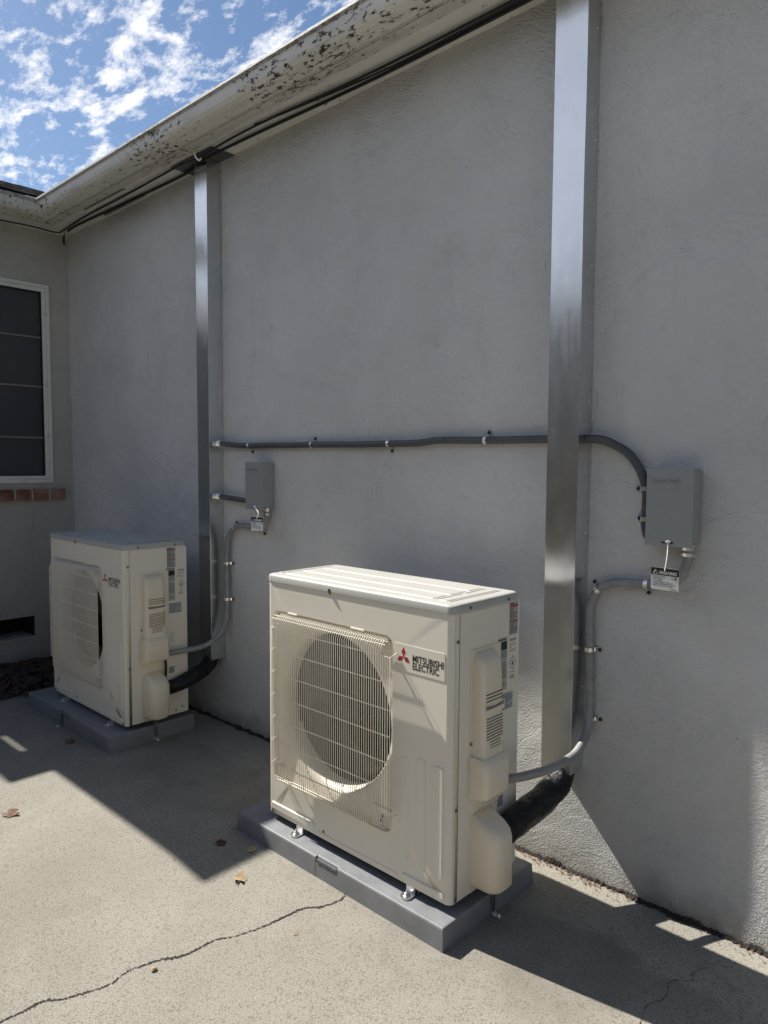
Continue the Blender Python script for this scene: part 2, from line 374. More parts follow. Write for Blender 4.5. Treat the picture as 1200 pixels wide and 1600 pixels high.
# ------------------------------------------------------------------ ground
g = MB(); g.add([(-40, -40, 0), (40, -40, 0), (40, 40, 0), (-40, 40, 0)], [(0, 1, 2, 3)])
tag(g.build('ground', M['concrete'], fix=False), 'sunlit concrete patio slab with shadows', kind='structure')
def ribbon(name, pts, wfun, mat, z=.0015, n=14, jag=.003, seed=1):
    rnd = random.Random(seed); P = smooth_path([(x, y, z) for x, y in pts], n); mb = MB(); vs = []
    for i, p in enumerate(P):
        t = (P[min(i + 1, len(P) - 1)] - P[max(i - 1, 0)]).normalized(); nn = Vector((-t.y, t.x, 0)); w = wfun(i / (len(P) - 1)) * rnd.uniform(.2, 1.8)
        j = rnd.uniform(-jag, jag); vs += [p + nn * (w / 2 + j), p - nn * (w / 2 - j)]
    mb.add(vs, [(2 * i, 2 * i + 1, 2 * i + 3, 2 * i + 2) for i in range(len(P) - 1)])
    return tag(mb.build(name, mat, fix=False), kind='structure')
ck = [(.239, -1.62), (.239, -1.554), (.244, -1.501), (.245, -1.455), (.275, -1.415), (.291, -1.374), (.31, -1.314), (.298, -1.255), (.306, -1.223), (.32, -1.174), (.347, -1.131), (.357, -1.076), (.36, -1.026), (.389, -.97), (.406, -.915), (.418, -.853), (.428, -.763), (.462, -.715), (.481, -.652), (.471, -.615)]
o = ribbon('crack', ck, lambda t: .0030 + .0034 * math.sin(t * 9) ** 2, M['crack'], n=18, jag=.0030)
o['label'] = 'jagged dark crack across the sunlit concrete'
o = ribbon('hairline_crack', [(1.42, -.17), (1.40, -.22), (1.41, -.25), (1.37, -.29), (1.38, -.36), (1.36, -.42), (1.375, -.50)], lambda t: .0015, M['crack'], n=10, jag=.002, seed=4)
o['label'] = 'hairline crack in the shaded concrete at right'
# dark gap of earth along the foot of the main wall
def gap():
    rnd = random.Random(3); mb = MB(); vs = []; n = 1500; x = XL
    for i in range(n + 1):
        x = XL + (5.5 - XL) * i / n
        w = .004 + .016 * abs(mnoise.noise(Vector((x * 9, 0, 0)))) * 2 + rnd.uniform(0, .009)
        hz = .003 + .018 * abs(mnoise.noise(Vector((x * 11, 5, 0)))) + rnd.uniform(0, .007)
        vs += [(x, -w - .004, .002), (x, -.0105, hz * .6 + .003), (x, -.0085, hz + .003)]
    mb.add(vs, [(3 * i + k, 3 * i + 3 + k, 3 * i + 4 + k, 3 * i + 1 + k) for i in range(n) for k in (0, 1)])
    return mb.build('soil_gap', M['crack'], fix=False)
tag(gap(), 'dark ragged gap of dirt along the foot of the main wall', kind='structure')
# bare soil by the wing wall
mb = MB(); vs = []; nx, ny = 26, 26
for i in range(nx + 1):
    for j in range(ny + 1):
        x = -2.86 + .56 * i / nx; y = -1.4 + 1.4 * j / ny
        ex = min(1, (1 - i / nx) * 5)
        vs.append((x + (.03 * mnoise.noise(Vector((0, y * 7, 0))) if i == nx else 0), y, .003 + ex * (.012 + .03 * abs(mnoise.noise(Vector((x * 9, y * 9, 1)))) + .03 * (1 - i / nx))))
mb.add(vs, [(i * (ny + 1) + j, (i + 1) * (ny + 1) + j, (i + 1) * (ny + 1) + j + 1, i * (ny + 1) + j + 1) for i in range(nx) for j in range(ny)], True)
tag(mb.build('soil', M['soil'], fix=False), 'strip of dark bare soil under the wing wall', kind='structure')

# ------------------------------------------------------------------ leaves
def leaf_mesh(mb, c, size, rot, curl, tilt=0, lobes=5, seed=0, loose=False):
    rnd = random.Random(seed); out_ = []
    n = 28
    for k in range(n):
        a = 2 * math.pi * k / n; r = size * (.62 + .38 * abs(math.cos(a * lobes / 2)) ** .8) * rnd.uniform(.86, 1.1)
        if abs(a - math.pi) < .3: r *= .5
        out_.append((r * math.cos(a), r * math.sin(a)))
    def P(x, y):
        z = curl * (x * x - .4 * y * y) / size + size * .16 * math.sin(x / size * 3 + seed) + size * .2
        v = Vector((x, y, z)); v = Matrix.Rotation(tilt, 3, 'X') @ v; v = Matrix.Rotation(rot, 3, 'Z') @ v; return Vector(c) + v
    vs = [P(0, 0)] + [P(x * .5, y * .5) for x, y in out_] + [P(x, y) for x, y in out_]
    fs = [(0, 1 + k, 1 + (k + 1) % n) for k in range(n)] + [(1 + k, 1 + n + k, 1 + n + (k + 1) % n, 1 + (k + 1) % n) for k in range(n)]
    zmin = min(v.z for v in vs); dz = (.0012 - zmin) if not loose else max(0, .004 - zmin); vs = [v + Vector((0, 0, dz)) for v in vs]
    mb.add(vs, fs, True)
def leaf(name, label, x, y, size, rot, curl, mat, seed, tilt=0, grp='dry leaves fallen on the patio', cat='leaf'):
    t = MB(); leaf_mesh(t, (0, 0, 0), size, rot, curl * .45, tilt * .35, seed=seed)
    a, b = math.cos(rot + math.pi), math.sin(rot + math.pi)
    t.tube([(a * size * .2, b * size * .2, .006), (a * size * 1.0, b * size * 1.0, .004), (a * size * 1.6, b * size * 1.5, .006)], .0007, 5)
    o = t.build(name, mat, fix=False); o.location = (x, y, 0); return tag(o, label, cat, grp)
leaf('dry_leaf', 'curled dark brown leaf on sunlit concrete at left', -.833, -1.15, .030, .6, .6, M['leafb'], 2, .5)
leaf('dry_leaf', 'pale tan leaf on sunlit concrete beside the near pad', .168, -.801, .024, 2.2, .5, M['leaft'], 5, .35)
leaf('dry_leaf', 'dull brown leaf in the shadow beside the near pad', -.071, -.713, .022, 1.2, .4, M['leafr'], 8, .2)
leaf('dry_leaf', 'small brown leaf in shade in front of the far pad', -1.385, -.683, .026, .2, .4, M['leafb'], 9, .3)
leaf('dry_leaf', 'faded tan leaf touching the near pad corner', .048, -.665, .018, 2.9, .3, M['leaft'], 12, .1)
leaf('dry_leaf', 'tiny round tan leaf near the crack under the near pad', .505, -.85, .007, .3, .2, M['leaft'], 15, .1)
mb = MB(); leafpts = smooth_path([(0, 0, 0), (.01, .004, .004)], 3)
ch = MB(); bm = bmesh.new(); bmesh.ops.create_icosphere(bm, subdivisions=2, radius=.008)
for v in bm.verts: v.co *= 1 + .35 * mnoise.noise(v.co * 160); v.co.z = v.co.z * .6 + .005
me = bpy.data.meshes.new('pebble'); bm.to_mesh(me); bm.free(); me.materials.append(M['leaft']); o = bpy.data.objects.new('pebble', me); o.location = (.346, -1.207, 0); link(o)
tag(o, 'small tan clod of grit beside the crack', 'pebble')
mb = MB(); rnd = random.Random(11)
for i in range(420):
    x = -2.84 + .60 * rnd.random() ** .8; y = -1.3 + 1.28 * rnd.random(); s_ = rnd.uniform(.012, .034)
    leaf_mesh(mb, (x, y, .025 + .03 * rnd.random() * (1 - (x + 2.84) / .62)), s_, rnd.uniform(0, 6.28), rnd.uniform(.2, .9), rnd.uniform(-.8, .8), seed=i, loose=True)
tag(mb.build('leaf_litter', M['leafr'], fix=False), 'heap of dry brown leaves under the wing wall vent', 'leaf litter', kind='stuff')
mb = MB()
def crumb(x, y, s_, z=0.0):
    a = rnd.uniform(0, 6.28); q = [(x + s_ * rnd.uniform(.5, 1.2) * math.cos(a + k * 1.57), y + s_ * rnd.uniform(.3, .9) * math.sin(a + k * 1.57), z + .0025 + rnd.uniform(0, s_ * .5)) for k in range(4)]
    mb.add(q, [(0, 1, 2, 3)])
for i in range(420): crumb(rnd.uniform(-.2, 2.4), -.012 - abs(rnd.gauss(0, .022)), rnd.uniform(.0015, .005))
for i in range(120): crumb(rnd.gauss(.90, .10), -.014 - abs(rnd.gauss(0, .02)), rnd.uniform(.002, .006))
for i in range(160): crumb(rnd.uniform(-2.2, .2), -.012 - abs(rnd.gauss(0, .03)), rnd.uniform(.0015, .005))
for i in range(70): crumb(rnd.uniform(-1.5, 2.0), rnd.uniform(-1.6, -.1), rnd.uniform(.001, .0028))
tag(mb.build('debris', M['leafb'], fix=False), 'crumbs of leaf and grit along the foot of the wall', 'debris', kind='stuff')

# ------------------------------------------------------------------ house
house = thing('house', 'single storey grey stucco house with wide eaves and a wing at left', 'house', (XL, 0, 0))
def hp(o):                       # keep world coordinates under the house empty
    o.parent = house; o.matrix_parent_inverse = Matrix.Translation((-XL, 0, 0)); return o
def sheet(us, vs, fn, holes=()):
    mb = MB(); idx = {}; pts = []
    for i, u in enumerate(us):
        for j, v in enumerate(vs): idx[i, j] = len(pts); pts.append(fn(u, v))
    fs = []
    for i in range(len(us) - 1):
        for j in range(len(vs) - 1):
            uc, vc = (us[i] + us[i + 1]) / 2, (vs[j] + vs[j + 1]) / 2
            if any(a < uc < b and c < vc < d for a, b, c, d in holes): continue
            fs.append((idx[i, j], idx[i + 1, j], idx[i + 1, j + 1], idx[i, j + 1]))
    mb.add(pts, fs, True); return mb
def lin(a, b, n): return [a + (b - a) * i / n for i in range(n + 1)]
def wav(x, z):
    return .0035 * mnoise.noise(Vector((x * 1.3, z * 1.1, 2))) + .0016 * mnoise.noise(Vector((x * 6, z * 5, 7))) + .0007 * mnoise.noise(Vector((x * 19, z * 17, 3)))
def wall_fn(x, z):
    flare = -.006 * max(0, 1 - z / .13) ** 1.5
    edge = min(1, (x - XL) / .03)
    return (x, (-wav(x, z) * .9 + flare) * edge, z)
w = sheet(lin(XL, 3.2, 330) + lin(3.2, 7, 20)[1:], lin(0, 2.90, 150), wall_fn)
hp(w.build('wall', M['stucco'], fix=False))['label'] = 'long smooth grey stucco main wall'
# wing wall with window and vent openings
WY0, WY1, WZ0, WZ1 = -.86, -.134, 1.220, 2.512
VY0, VY1, VZ0, VZ1 = -.70, -.278, .204, .340
ys = sorted(set(lin(-1.0, 0, 50) + [WY0, WY1, VY0, VY1])); zs = sorted(set(lin(.028, 2.9, 110) + [WZ0, WZ1, VZ0, VZ1]))
w = sheet(ys, zs, lambda y, z: (XL + wav(y + 9, z) * min(1, -y / .05) - (.0 if z > .03 else -.006 * mnoise.noise(Vector((y * 14, 0, 0)))), y, z + (.012 * mnoise.noise(Vector((y * 11, 3, 0))) if z < .03 else 0)), [(WY0, WY1, WZ0, WZ1), (VY0, VY1, VZ0, VZ1)])
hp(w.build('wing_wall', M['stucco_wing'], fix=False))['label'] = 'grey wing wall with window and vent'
mb = MB()
mb.box(-7.2, XL - .0, -1.02, -1.0, 0, 2.9); mb.box(-7.2, -7.18, -1.0, 0, 0, 2.9)
mb.box(XL - .14, XL - .004, -1.0, 0.0, -.05, .029)
mb.box(XL - .008, XL + .0, -1.02, -1.0, 0, 2.9)
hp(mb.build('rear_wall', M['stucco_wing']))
# rounded plaster return in the corner
mb = MB(); mb.tube([(XL + .001, -.001, z) for z in lin(.02, 2.86, 40)], .009, 10); hp(mb.build('corner_bead', M['stucco_wing'], fix=False))
# vent: dark void with plaster sill
mb = MB(); mb.box(XL - .25, XL - .24, VY0 - .02, VY1 + .02, VZ0 - .02, VZ1 + .02); mb.box(XL - .24, XL - .001, VY1, VY1 + .02, VZ0, VZ1); mb.box(XL - .24, XL - .001, VY0 - .02, VY1, VZ1, VZ1 + .01); mb.box(XL - .24, XL - .001, VY0 - .02, VY0, VZ0, VZ1)
v_ = hp(mb.build('vent', M['dark'])); v_['label'] = 'dark crawl space opening low in the wing wall'
mb = MB(); mb.box(XL - .22, XL + .006, VY0 - .01, VY1 + .004, VZ0 - .016, VZ0); link_o = mb.build('vent_sill', M['stucco_wing'], v_, bevel=.004)
# window
mb = MB()
def frm(mb, y0, y1, z0, z1, t, xa, xb):
    mb.box(xa, xb, y0, y1, z1 - t, z1); mb.box(xa, xb, y0, y1, z0, z0 + t); mb.box(xa, xb, y1 - t, y1, z0 + t, z1 - t); mb.box(xa, xb, y0, y0 + t, z0 + t, z1 - t)
frm(mb, WY0, WY1, WZ0, WZ1, .022, XL - .05, XL + .012)
frm(mb, WY0 + .022, WY1 - .022, WZ0 + .022, WZ1 - .022, .024, XL - .05, XL + .004)
win = hp(mb.build('window', M['frame'], bevel=.002)); win['label'] = 'white framed window with dark insect screen'
mb = MB(); mb.box(XL - .03, XL - .026, WY0 + .04, WY1 - .04, WZ0 + .04, WZ1 - .04); mb.build('screen', M['screen'], win)
mb = MB(); frm(mb, WY0 + .046, WY1 - .046, WZ0 + .046, WZ1 - .046, .004, XL - .026, XL - .002); mb.build('screen_frame', M['fan'], win)
for zq in (1.517, 1.851, 2.172):
    mb = MB(); mb.box(XL - .026, XL - .016, WY0 + .046, WY1 - .046, zq - .006, zq + .006); mb.build('muntin', M['mull'], win, bevel=.0015)
for i, zq in enumerate((1.30, 1.53, 1.86, 2.33)):
    mb = MB(); mb.box(XL + .004, XL + .016, WY1 - .036, WY1 - .018, zq - .008, zq + .008); mb.build('latch', M['zinc'], win, bevel=.002)
mb = MB(); mb.box(XL + .004, XL + .016, WY1 - .20, WY1 - .18, WZ0 + .012, WZ0 + .028); mb.build('latch', M['zinc'], win, bevel=.002)
# brick sill
yb_ = -.066; mbs = MB(); mbm = MB()
while yb_ > -1.0:
    d_ = .098 + random.uniform(-.006, .004); mbs.box(XL - .02, XL + .034 + random.uniform(-.002, .002), yb_ - d_, yb_, 1.108 + random.uniform(-.003, .003), 1.180 + random.uniform(-.003, .002)); yb_ -= d_ + .014
sill = hp(mbs.build('sill', M['brick'], bevel=.004)); sill['label'] = 'red brown brick window sill'
mbm.box(XL - .02, XL + .027, -1.0, -.068, 1.111, 1.176); mbm.build('mortar', M['mortar'], sill).matrix_parent_inverse = Matrix.Translation((0, 0, 0))

# ---- eaves: gutters, fascia, soffit
def sweep(mb, prof, A, B, nrm, mi=0, na=0, nb=0):
    """profile (outward distance, z) swept from A to B; na / nb: mitre slope at the ends"""
    A = Vector(A); B = Vector(B); d = (B - A).normalized(); nrm = Vector(nrm); vs = []
    for P, k in ((A, na), (B, nb)):
        for p in prof: vs.append((P.x + nrm.x * p[0] + d.x * k * p[0], P.y + nrm.y * p[0] + d.y * k * p[0], p[1]))
    n = len(prof); mb.add(vs, [(i, i + 1, n + i + 1, n + i) for i in range(n - 1)])
GP = [(.214, 2.958), (.316, 2.950), (.328, 2.944), (.330, 2.932), (.322, 2.921), (.3185, 2.916), (.3175, 2.896), (.313, 2.880), (.303, 2.868), (.286, 2.860), (.262, 2.858), (.222, 2.856), (.218, 2.852)]
def gut(mb, prof, dz=0):
    sweep(mb, prof, (XL, 0, 0), (6.6, 0, 0), (0, -1, 0), na=1.0)
def gutw(mb, prof):
    sweep(mb, prof, (XL, 0, 0), (XL, -1.27, 0), (1, 0, 0), na=1.0)
mb = MB(); sub = 26
def thick(prof, t=.0016): return prof + [(a - t, b - t) for a, b in prof[::-1]]
gut(mb, thick(GP[4:])); gt = hp(mb.build('gutter', M['gutter'], fix=False)); gt['label'] = 'old white metal gutter with peeling paint'
mb = MB(); gut(mb, thick(GP[:5])); mb.build('gutter_lip', M['lip'], gt, fix=False)
mb = MB(); gutw(mb, thick(GP[4:])); gw = hp(mb.build('gutter', M['gutter_wing'], fix=False)); gw['label'] = 'short stained gutter of the wing'
mb = MB(); gutw(mb, thick(GP[:5])); mb.build('gutter_lip', M['lip'], gw, fix=False)
# slightly sagging, paint-stained fascia below and behind the gutter
FP = [(.232, 2.870), (.232, 2.8535), (.223, 2.853), (.221, 2.8600), (.221, 2.8495), (.205, 2.848), (.203, 2.854), (.190, 2.8545), (.187, 2.851), (.170, 2.851), (.167, 2.8575)]
mb = MB(); sweep(mb, FP, (XL, 0, 0), (6.6, 0, 0), (0, -1, 0), na=1.0); sweep(mb, FP, (XL, 0, 0), (XL, -1.27, 0), (1, 0, 0), na=1.0)
hp(mb.build('fascia', M['fascia'], fix=False))
# soffit boards, with ventilation slots near the corner
mb = MB()
zs_ = 2.858
def sb(x0, x1, y0, y1, dz=0, t=.012): mb.box(x0, x1, y0, y1, zs_ + dz, zs_ + dz + t)
sb(-2.29, -1.775, -.140, -.112); sb(-2.29, -1.775, -.094, -.055, .002)
sb(-2.29, -1.775, -.012, 0.0)
sb(XL, -2.29, -.165, 0); sb(-1.775, 6.6, -.165, 0)
mb.box(XL, 6.6, -.19, -.165, zs_ + .002, zs_ + .014)
mb.box(XL, XL + .165, -1.27, -.165, zs_, zs_ + .012)
hp(mb.build('soffit', M['soffit'], bevel=.0015))['label'] = 'white board soffit with dark ventilation slots'
mb = MB(); mb.box(-2.4, -1.7, -.2, 0, 2.93, 2.935); hp(mb.build('soffit_void', M['dark']))
# diagonal slat seen in the slots
mb = MB(); mb.box(-2.28, -1.78, -.112, -.104, 2.866, 2.874); hp(mb.build('soffit_batten', M['fascia']))
# roofs: shingle courses as overlapping slabs
PIT = .372; EX = -2.545; EY = -.315; ZE = 2.946
def roof_wing():
    mb = MB(); rnd = random.Random(5); c = 0; s0 = 0.0; run = 1.90; ex = .125
    while s0 < run:
        y = -1.30
        while y < 2.2:
            wd = rnd.uniform(.14, .3); lift = rnd.uniform(0, .006); x0 = EX + .03 - s0 + rnd.uniform(-.006, .006); x1 = max(EX - run, x0 - ex - .06)
            # clip at the valley with the main roof
            z0 = ZE + s0 * PIT; y1 = y + wd - .004
            if s0 > 0 or y1 < EY + .02:
                if y1 < EY + (s0 + ex * .9) + .05:
                    za = z0 + .012 + lift; zb = z0 + (x0 - x1) * PIT
                    mb.add([(x0, y, za - .009), (x0, y1, za - .009), (x0, y1, za), (x0, y, za), (x1, y, zb - .002), (x1, y1, zb - .002), (x1, y1, zb + .003), (x1, y, zb + .003)],
                           [(0, 1, 2, 3), (3, 2, 6, 7), (0, 3, 7, 4), (1, 5, 6, 2), (0, 4, 5, 1), (4, 7, 6, 5)])
            y += wd
        s0 += ex
    for k in range(12):       # ridge caps
        yy = -1.3 + k * .28
        mb.add([(EX - run + .14, yy, ZE + run * PIT - .03), (EX - run, yy, ZE + run * PIT + .025), (EX - run - .14, yy, ZE + run * PIT - .03), (EX - run + .14, yy + .3, ZE + run * PIT - .04), (EX - run, yy + .3, ZE + run * PIT + .012), (EX - run - .14, yy + .3, ZE + run * PIT - .04)], [(0, 1, 4, 3), (1, 2, 5, 4), (0, 3, 5, 2)])
    mb.add([(EX, -1.285, ZE - .003), (EX, EY, ZE - .003), (EX - run, EY + run, ZE + run * PIT - .004), (EX - run, -1.285, ZE + run * PIT - .004)], [(0, 1, 2, 3)])
    mb.add([(EX - run, -1.285, ZE + run * PIT - .004), (EX - run, EY + run, ZE + run * PIT - .004), (EX - 2 * run, EY + run, ZE - .003), (EX - 2 * run, -1.285, ZE - .003)], [(0, 1, 2, 3)])
    mb.add([(EX, -1.28, ZE - .003), (EX - run, -1.28, ZE + run * PIT - .004), (EX - 2 * run, -1.28, ZE - .003)], [(0, 1, 2)])
    return mb
hp(roof_wing().build('roof', M['shingle'], fix=False))['label'] = 'dark shingle roof of the wing'
mb = MB(); R2 = 3.6
mb.add([(EX, EY + .004, ZE), (6.6, EY + .004, ZE), (6.6, EY + R2, ZE + R2 * PIT), (EX - R2, EY + R2, ZE + R2 * PIT)], [(0, 1, 2, 3)])
mb.add([(6.6, EY, ZE), (6.6, EY + R2, ZE + R2 * PIT), (6.6, EY + R2, 0), (6.6, 0, 0), (6.6, 0, ZE)], [(0, 1, 2, 3, 4)])
mb.add([(-7.2, EY + R2, ZE + R2 * PIT), (7, EY + R2, ZE + R2 * PIT), (7, EY + R2, 0), (-7.2, EY + R2, 0)], [(0, 1, 2, 3)])
hp(mb.build('roof', M['shingle'], fix=False))
# unseen roof strip added by the wing end, slit to shape far-left shade
mb = MB(); mb.box(-8.5, -3.72, -1.46, -1.305, 2.93, 2.955); mb.box(-8.5, -4.30, -1.305, -1.28, 2.93, 2.955); mb.box(-4.02, -3.72, -1.305, -1.28, 2.93, 2.955); mb.box(-4.30, -4.02, -1.305, -1.293, 2.93, 2.955)
hp(mb.build('added_shade_roof', M['fascia']))
mb = MB(); mb.box(-3.80, -3.74, -1.44, -1.38, 0, 2.93); hp(mb.build('shade_roof_post', M['fascia']))

# ------------------------------------------------------------------ cables under the eave
def cable(label, pts, r=.0045, sag=0):
    mb = MB(); mb.tube(smooth_path(pts, 6), r, 8); return tag(mb.build('cable', M['cable'], fix=False), label, 'cable', 'cables run along the soffit')
cable('thick black cable along the soffit, nearest the wall', [(5, -.070, 2.842), (2.5, -.064, 2.842), (.9, -.066, 2.842), (.1, -.061, 2.841), (-.67, -.085, 2.843), (-1.03, -.105, 2.832), (-1.32, -.055, 2.843), (-2.0, -.062, 2.846), (-2.6, -.075, 2.845), (-2.80, -.045, 2.835), (-2.84, -.03, 2.80)], .0068)
cable('thin black cable on the soffit farther from the wall, dipping through the white hook', [(5, -.10, 2.846), (2.5, -.102, 2.845), (1.2, -.10, 2.843), (.13, -.098, 2.842), (-.6, -.135, 2.842), (-1.045, -.150, 2.824), (-1.25, -.140, 2.838), (-1.8, -.115, 2.847), (-2.4, -.11, 2.848), (-2.68, -.10, 2.84), (-2.735, -.13, 2.832), (-2.735, -.30, 2.834), (-2.72, -.6, 2.822), (-2.72, -1.2, 2.84)], .0050)
cable('thin black cable on the soffit running between the other two', [(5, -.087, 2.846), (2.6, -.083, 2.845), (1.4, -.088, 2.846), (.5, -.078, 2.843), (.1, -.080, 2.842), (-.45, -.118, 2.846), (-.62, -.134, 2.851)], .0036)
hk = MB(); hk.tube(smooth_path([(-1.05, -.165, 2.858), (-1.045, -.168, 2.835), (-1.040, -.162, 2.815), (-1.036, -.148, 2.808), (-1.034, -.140, 2.820)], 6), .0045, 8)
tag(hk.build('cable_hook', M['tie'], fix=False), 'white plastic hook holding cables at top of far duct', 'cable hook')
hk = MB(); hk.tube(smooth_path([(-2.745, -.125, 2.858), (-2.742, -.128, 2.840), (-2.738, -.120, 2.826), (-2.734, -.110, 2.832)], 6), .004, 8)
tag(hk.build('cable_hook', M['soffit'], fix=False), 'small painted hook holding cables in the corner of the eaves', 'cable hook')
mb = MB(); mb.box(-2.70, -2.685, -.085, -.07, 2.79, 2.858); tag(mb.build('bracket', M['fascia'], bevel=.002), 'rusty stub of bracket hanging under the corner soffit', 'bracket')

# ------------------------------------------------------------------ ducts
def duct(label, x0, x1, z0, flange):
    t = thing('metal_duct', label, 'duct', (x0, 0, z0), 'galvanised metal ducts running up the wall'); w_ = x1 - x0; D = .0835; h = 2.856 - z0
    mb = MB(); vs = []; nz = 60
    prof = [(0, -.002), (0, -D), (w_, -D), (w_, -.002)]
    for i in range(nz + 1):
        z = h * i / nz
        for k, (a, b) in enumerate(prof):
            bow = .0012 * mnoise.noise(Vector((x0 * 3 + k, z * 2.2, 0))); vs.append((a + bow, b + (bow if k in (1, 2) else 0), z))
    mb.add(vs, [(i * 4 + k, i * 4 + k + 1, i * 4 + 5 + k, i * 4 + 4 + k) for i in range(nz) for k in range(3)])
    body = mb.build('cover', M['galv'], t, fix=False)
    so = body.modifiers.new('solid', 'SOLIDIFY'); so.thickness = .0016; so.offset = 0
    b = body.modifiers.new('bevel', 'BEVEL'); b.width = .0015; b.segments = 2; b.angle_limit = rad(50)
    if flange:
        mb = MB(); mb.box(-.14, w_ + .12, -.135, -.086, h - .004, h - .0015); mb.box(-.14, -.002, -.086, -.004, h - .004, h - .0015); mb.box(w_ + .002, w_ + .12, -.086, -.004, h - .004, h - .0015); mb.build('top_flange', M['flange'], t)
    for i, z in enumerate((.28, .78, 1.2, 1.62, 2.0, 2.33)):
        mb = MB(); mb.lathe([(0, .003), (.0028, .0026), (.004, 0)], (w_ + .0012, -.022 - .004 * (i % 2), z * h / 2.5), (1, 0, 0), 8); mb.build('screw', M['zinc'], t, fix=False)
    mb = MB(); mb.box(w_ * .35, w_ - .002, -D + .004, -.004, .001, .003); mb.build('end_tab', M['galv'], t)
    return t
duct('tall galvanised duct nearest the camera, right of the near unit', .848, .955, .3635, False)
duct('tall galvanised duct at left, behind the far unit', -1.1795, -1.0766, .346, True)

# ------------------------------------------------------------------ conduits and clamps
def conduit(label, pts, mat, r=.0135, ends=(), group='flexible electrical conduits on the wall', fine=10, ribs=False):
    t = thing('conduit', label, 'conduit', pts[0], group); p0 = Vector(pts[0]); P = [p - p0 for p in smooth_path(pts, fine)]
    mb = MB(); mb.tube(P, r, 16); mb.build('jacket', mat, t, fix=False)
    for (i, rad_) in ends:
        a = P[0] if i == 0 else P[-1]; b = P[1] if i == 0 else P[-2]; d = (b - a).normalized()
        mb = MB()
        mb.lathe([(.0, -.002), (rad_, -.002), (rad_, .006), (rad_ * .8, .008), (rad_ * .8, .013), (rad_ * 1.0, .015), (rad_ * 1.0, .024), (rad_ * .82, .027), (.0138, .027)], a, d, 8, smooth=False)
        for s_ in (1, -1):
            n_ = d.cross(Vector((0, 1, 0))).normalized(); c = a + d * .02 + n_ * s_ * rad_ * 1.05
            mb.tube([c, c + n_ * s_ * .006 + d * .004], .0035, 6)
        mb.build('connector', M['zinc'], t, fix=False)
    return t
conduit('long dark grey conduit running level between the two ducts', [(-1.073, -.030, 1.457), (-1.0, -.030, 1.451), (-.93, -.027, 1.446), (-.82, -.022, 1.441), (-.66, -.022, 1.442), (-.53, -.022, 1.440), (-.36, -.022, 1.440), (-.1, -.021, 1.438), (.10, -.022, 1.438), (.25, -.024, 1.439), (.36, -.022, 1.447), (.57, -.022, 1.443), (.72, -.022, 1.443), (.846, -.022, 1.443)], M['cdark'], ends=[(0, .019)])
conduit('short dark conduit stub entering the small grey box by the far duct', [(-1.073, -.036, 1.189), (-1.0, -.036, 1.184), (-.93, -.036, 1.180), (-.86, -.036, 1.176), (-.79, -.036, 1.172)], M['cdark'], ends=[(0, .019)])
conduit('dark conduit arching from the near duct down behind the grey box', [(.956, -.030, 1.441), (1.0, -.028, 1.438), (1.032, -.026, 1.428), (1.091, -.022, 1.394), (1.128, -.022, 1.346), (1.147, -.022, 1.300), (1.152, -.022, 1.26), (1.150, -.022, 1.20), (1.156, -.024, 1.155), (1.175, -.03, 1.14)], M['cdark'])
conduit('light grey conduit looping from the near grey box into the near unit', [(1.283, -.032, 1.122), (1.281, -.030, 1.09), (1.266, -.026, 1.045), (1.232, -.022, 1.012), (1.172, -.022, 1.003), (1.102, -.022, .998), (1.048, -.022, .990), (1.008, -.022, .968), (.984, -.022, .925), (.976, -.022, .877), (.979, -.021, .774), (.984, -.022, .644), (.986, -.028, .55), (.987, -.05, .492), (.985, -.10, .456), (.976, -.15, .440), (.960, -.20, .430), (.938, -.26, .424), (.905, -.32, .418), (.862, -.365, .414)], M['clight'], ends=[(0, .0165)], group='light grey conduits feeding the units')
conduit('light grey conduit looping from the far grey box into the far unit', [(-.678, -.032, 1.138), (-.684, -.030, 1.105), (-.70, -.026, 1.065), (-.735, -.022, 1.042), (-.80, -.022, 1.044), (-.87, -.022, 1.049), (-.935, -.022, 1.040), (-.99, -.022, 1.006), (-1.018, -.022, .945), (-1.022, -.022, .85), (-1.022, -.022, .66), (-1.022, -.028, .56), (-1.030, -.06, .49), (-1.045, -.12, .445), (-1.062, -.18, .430), (-1.085, -.24, .425), (-1.105, -.30, .420), (-1.13, -.335, .418)], M['clight'], ends=[(0, .0165)], group='light grey conduits feeding the units')
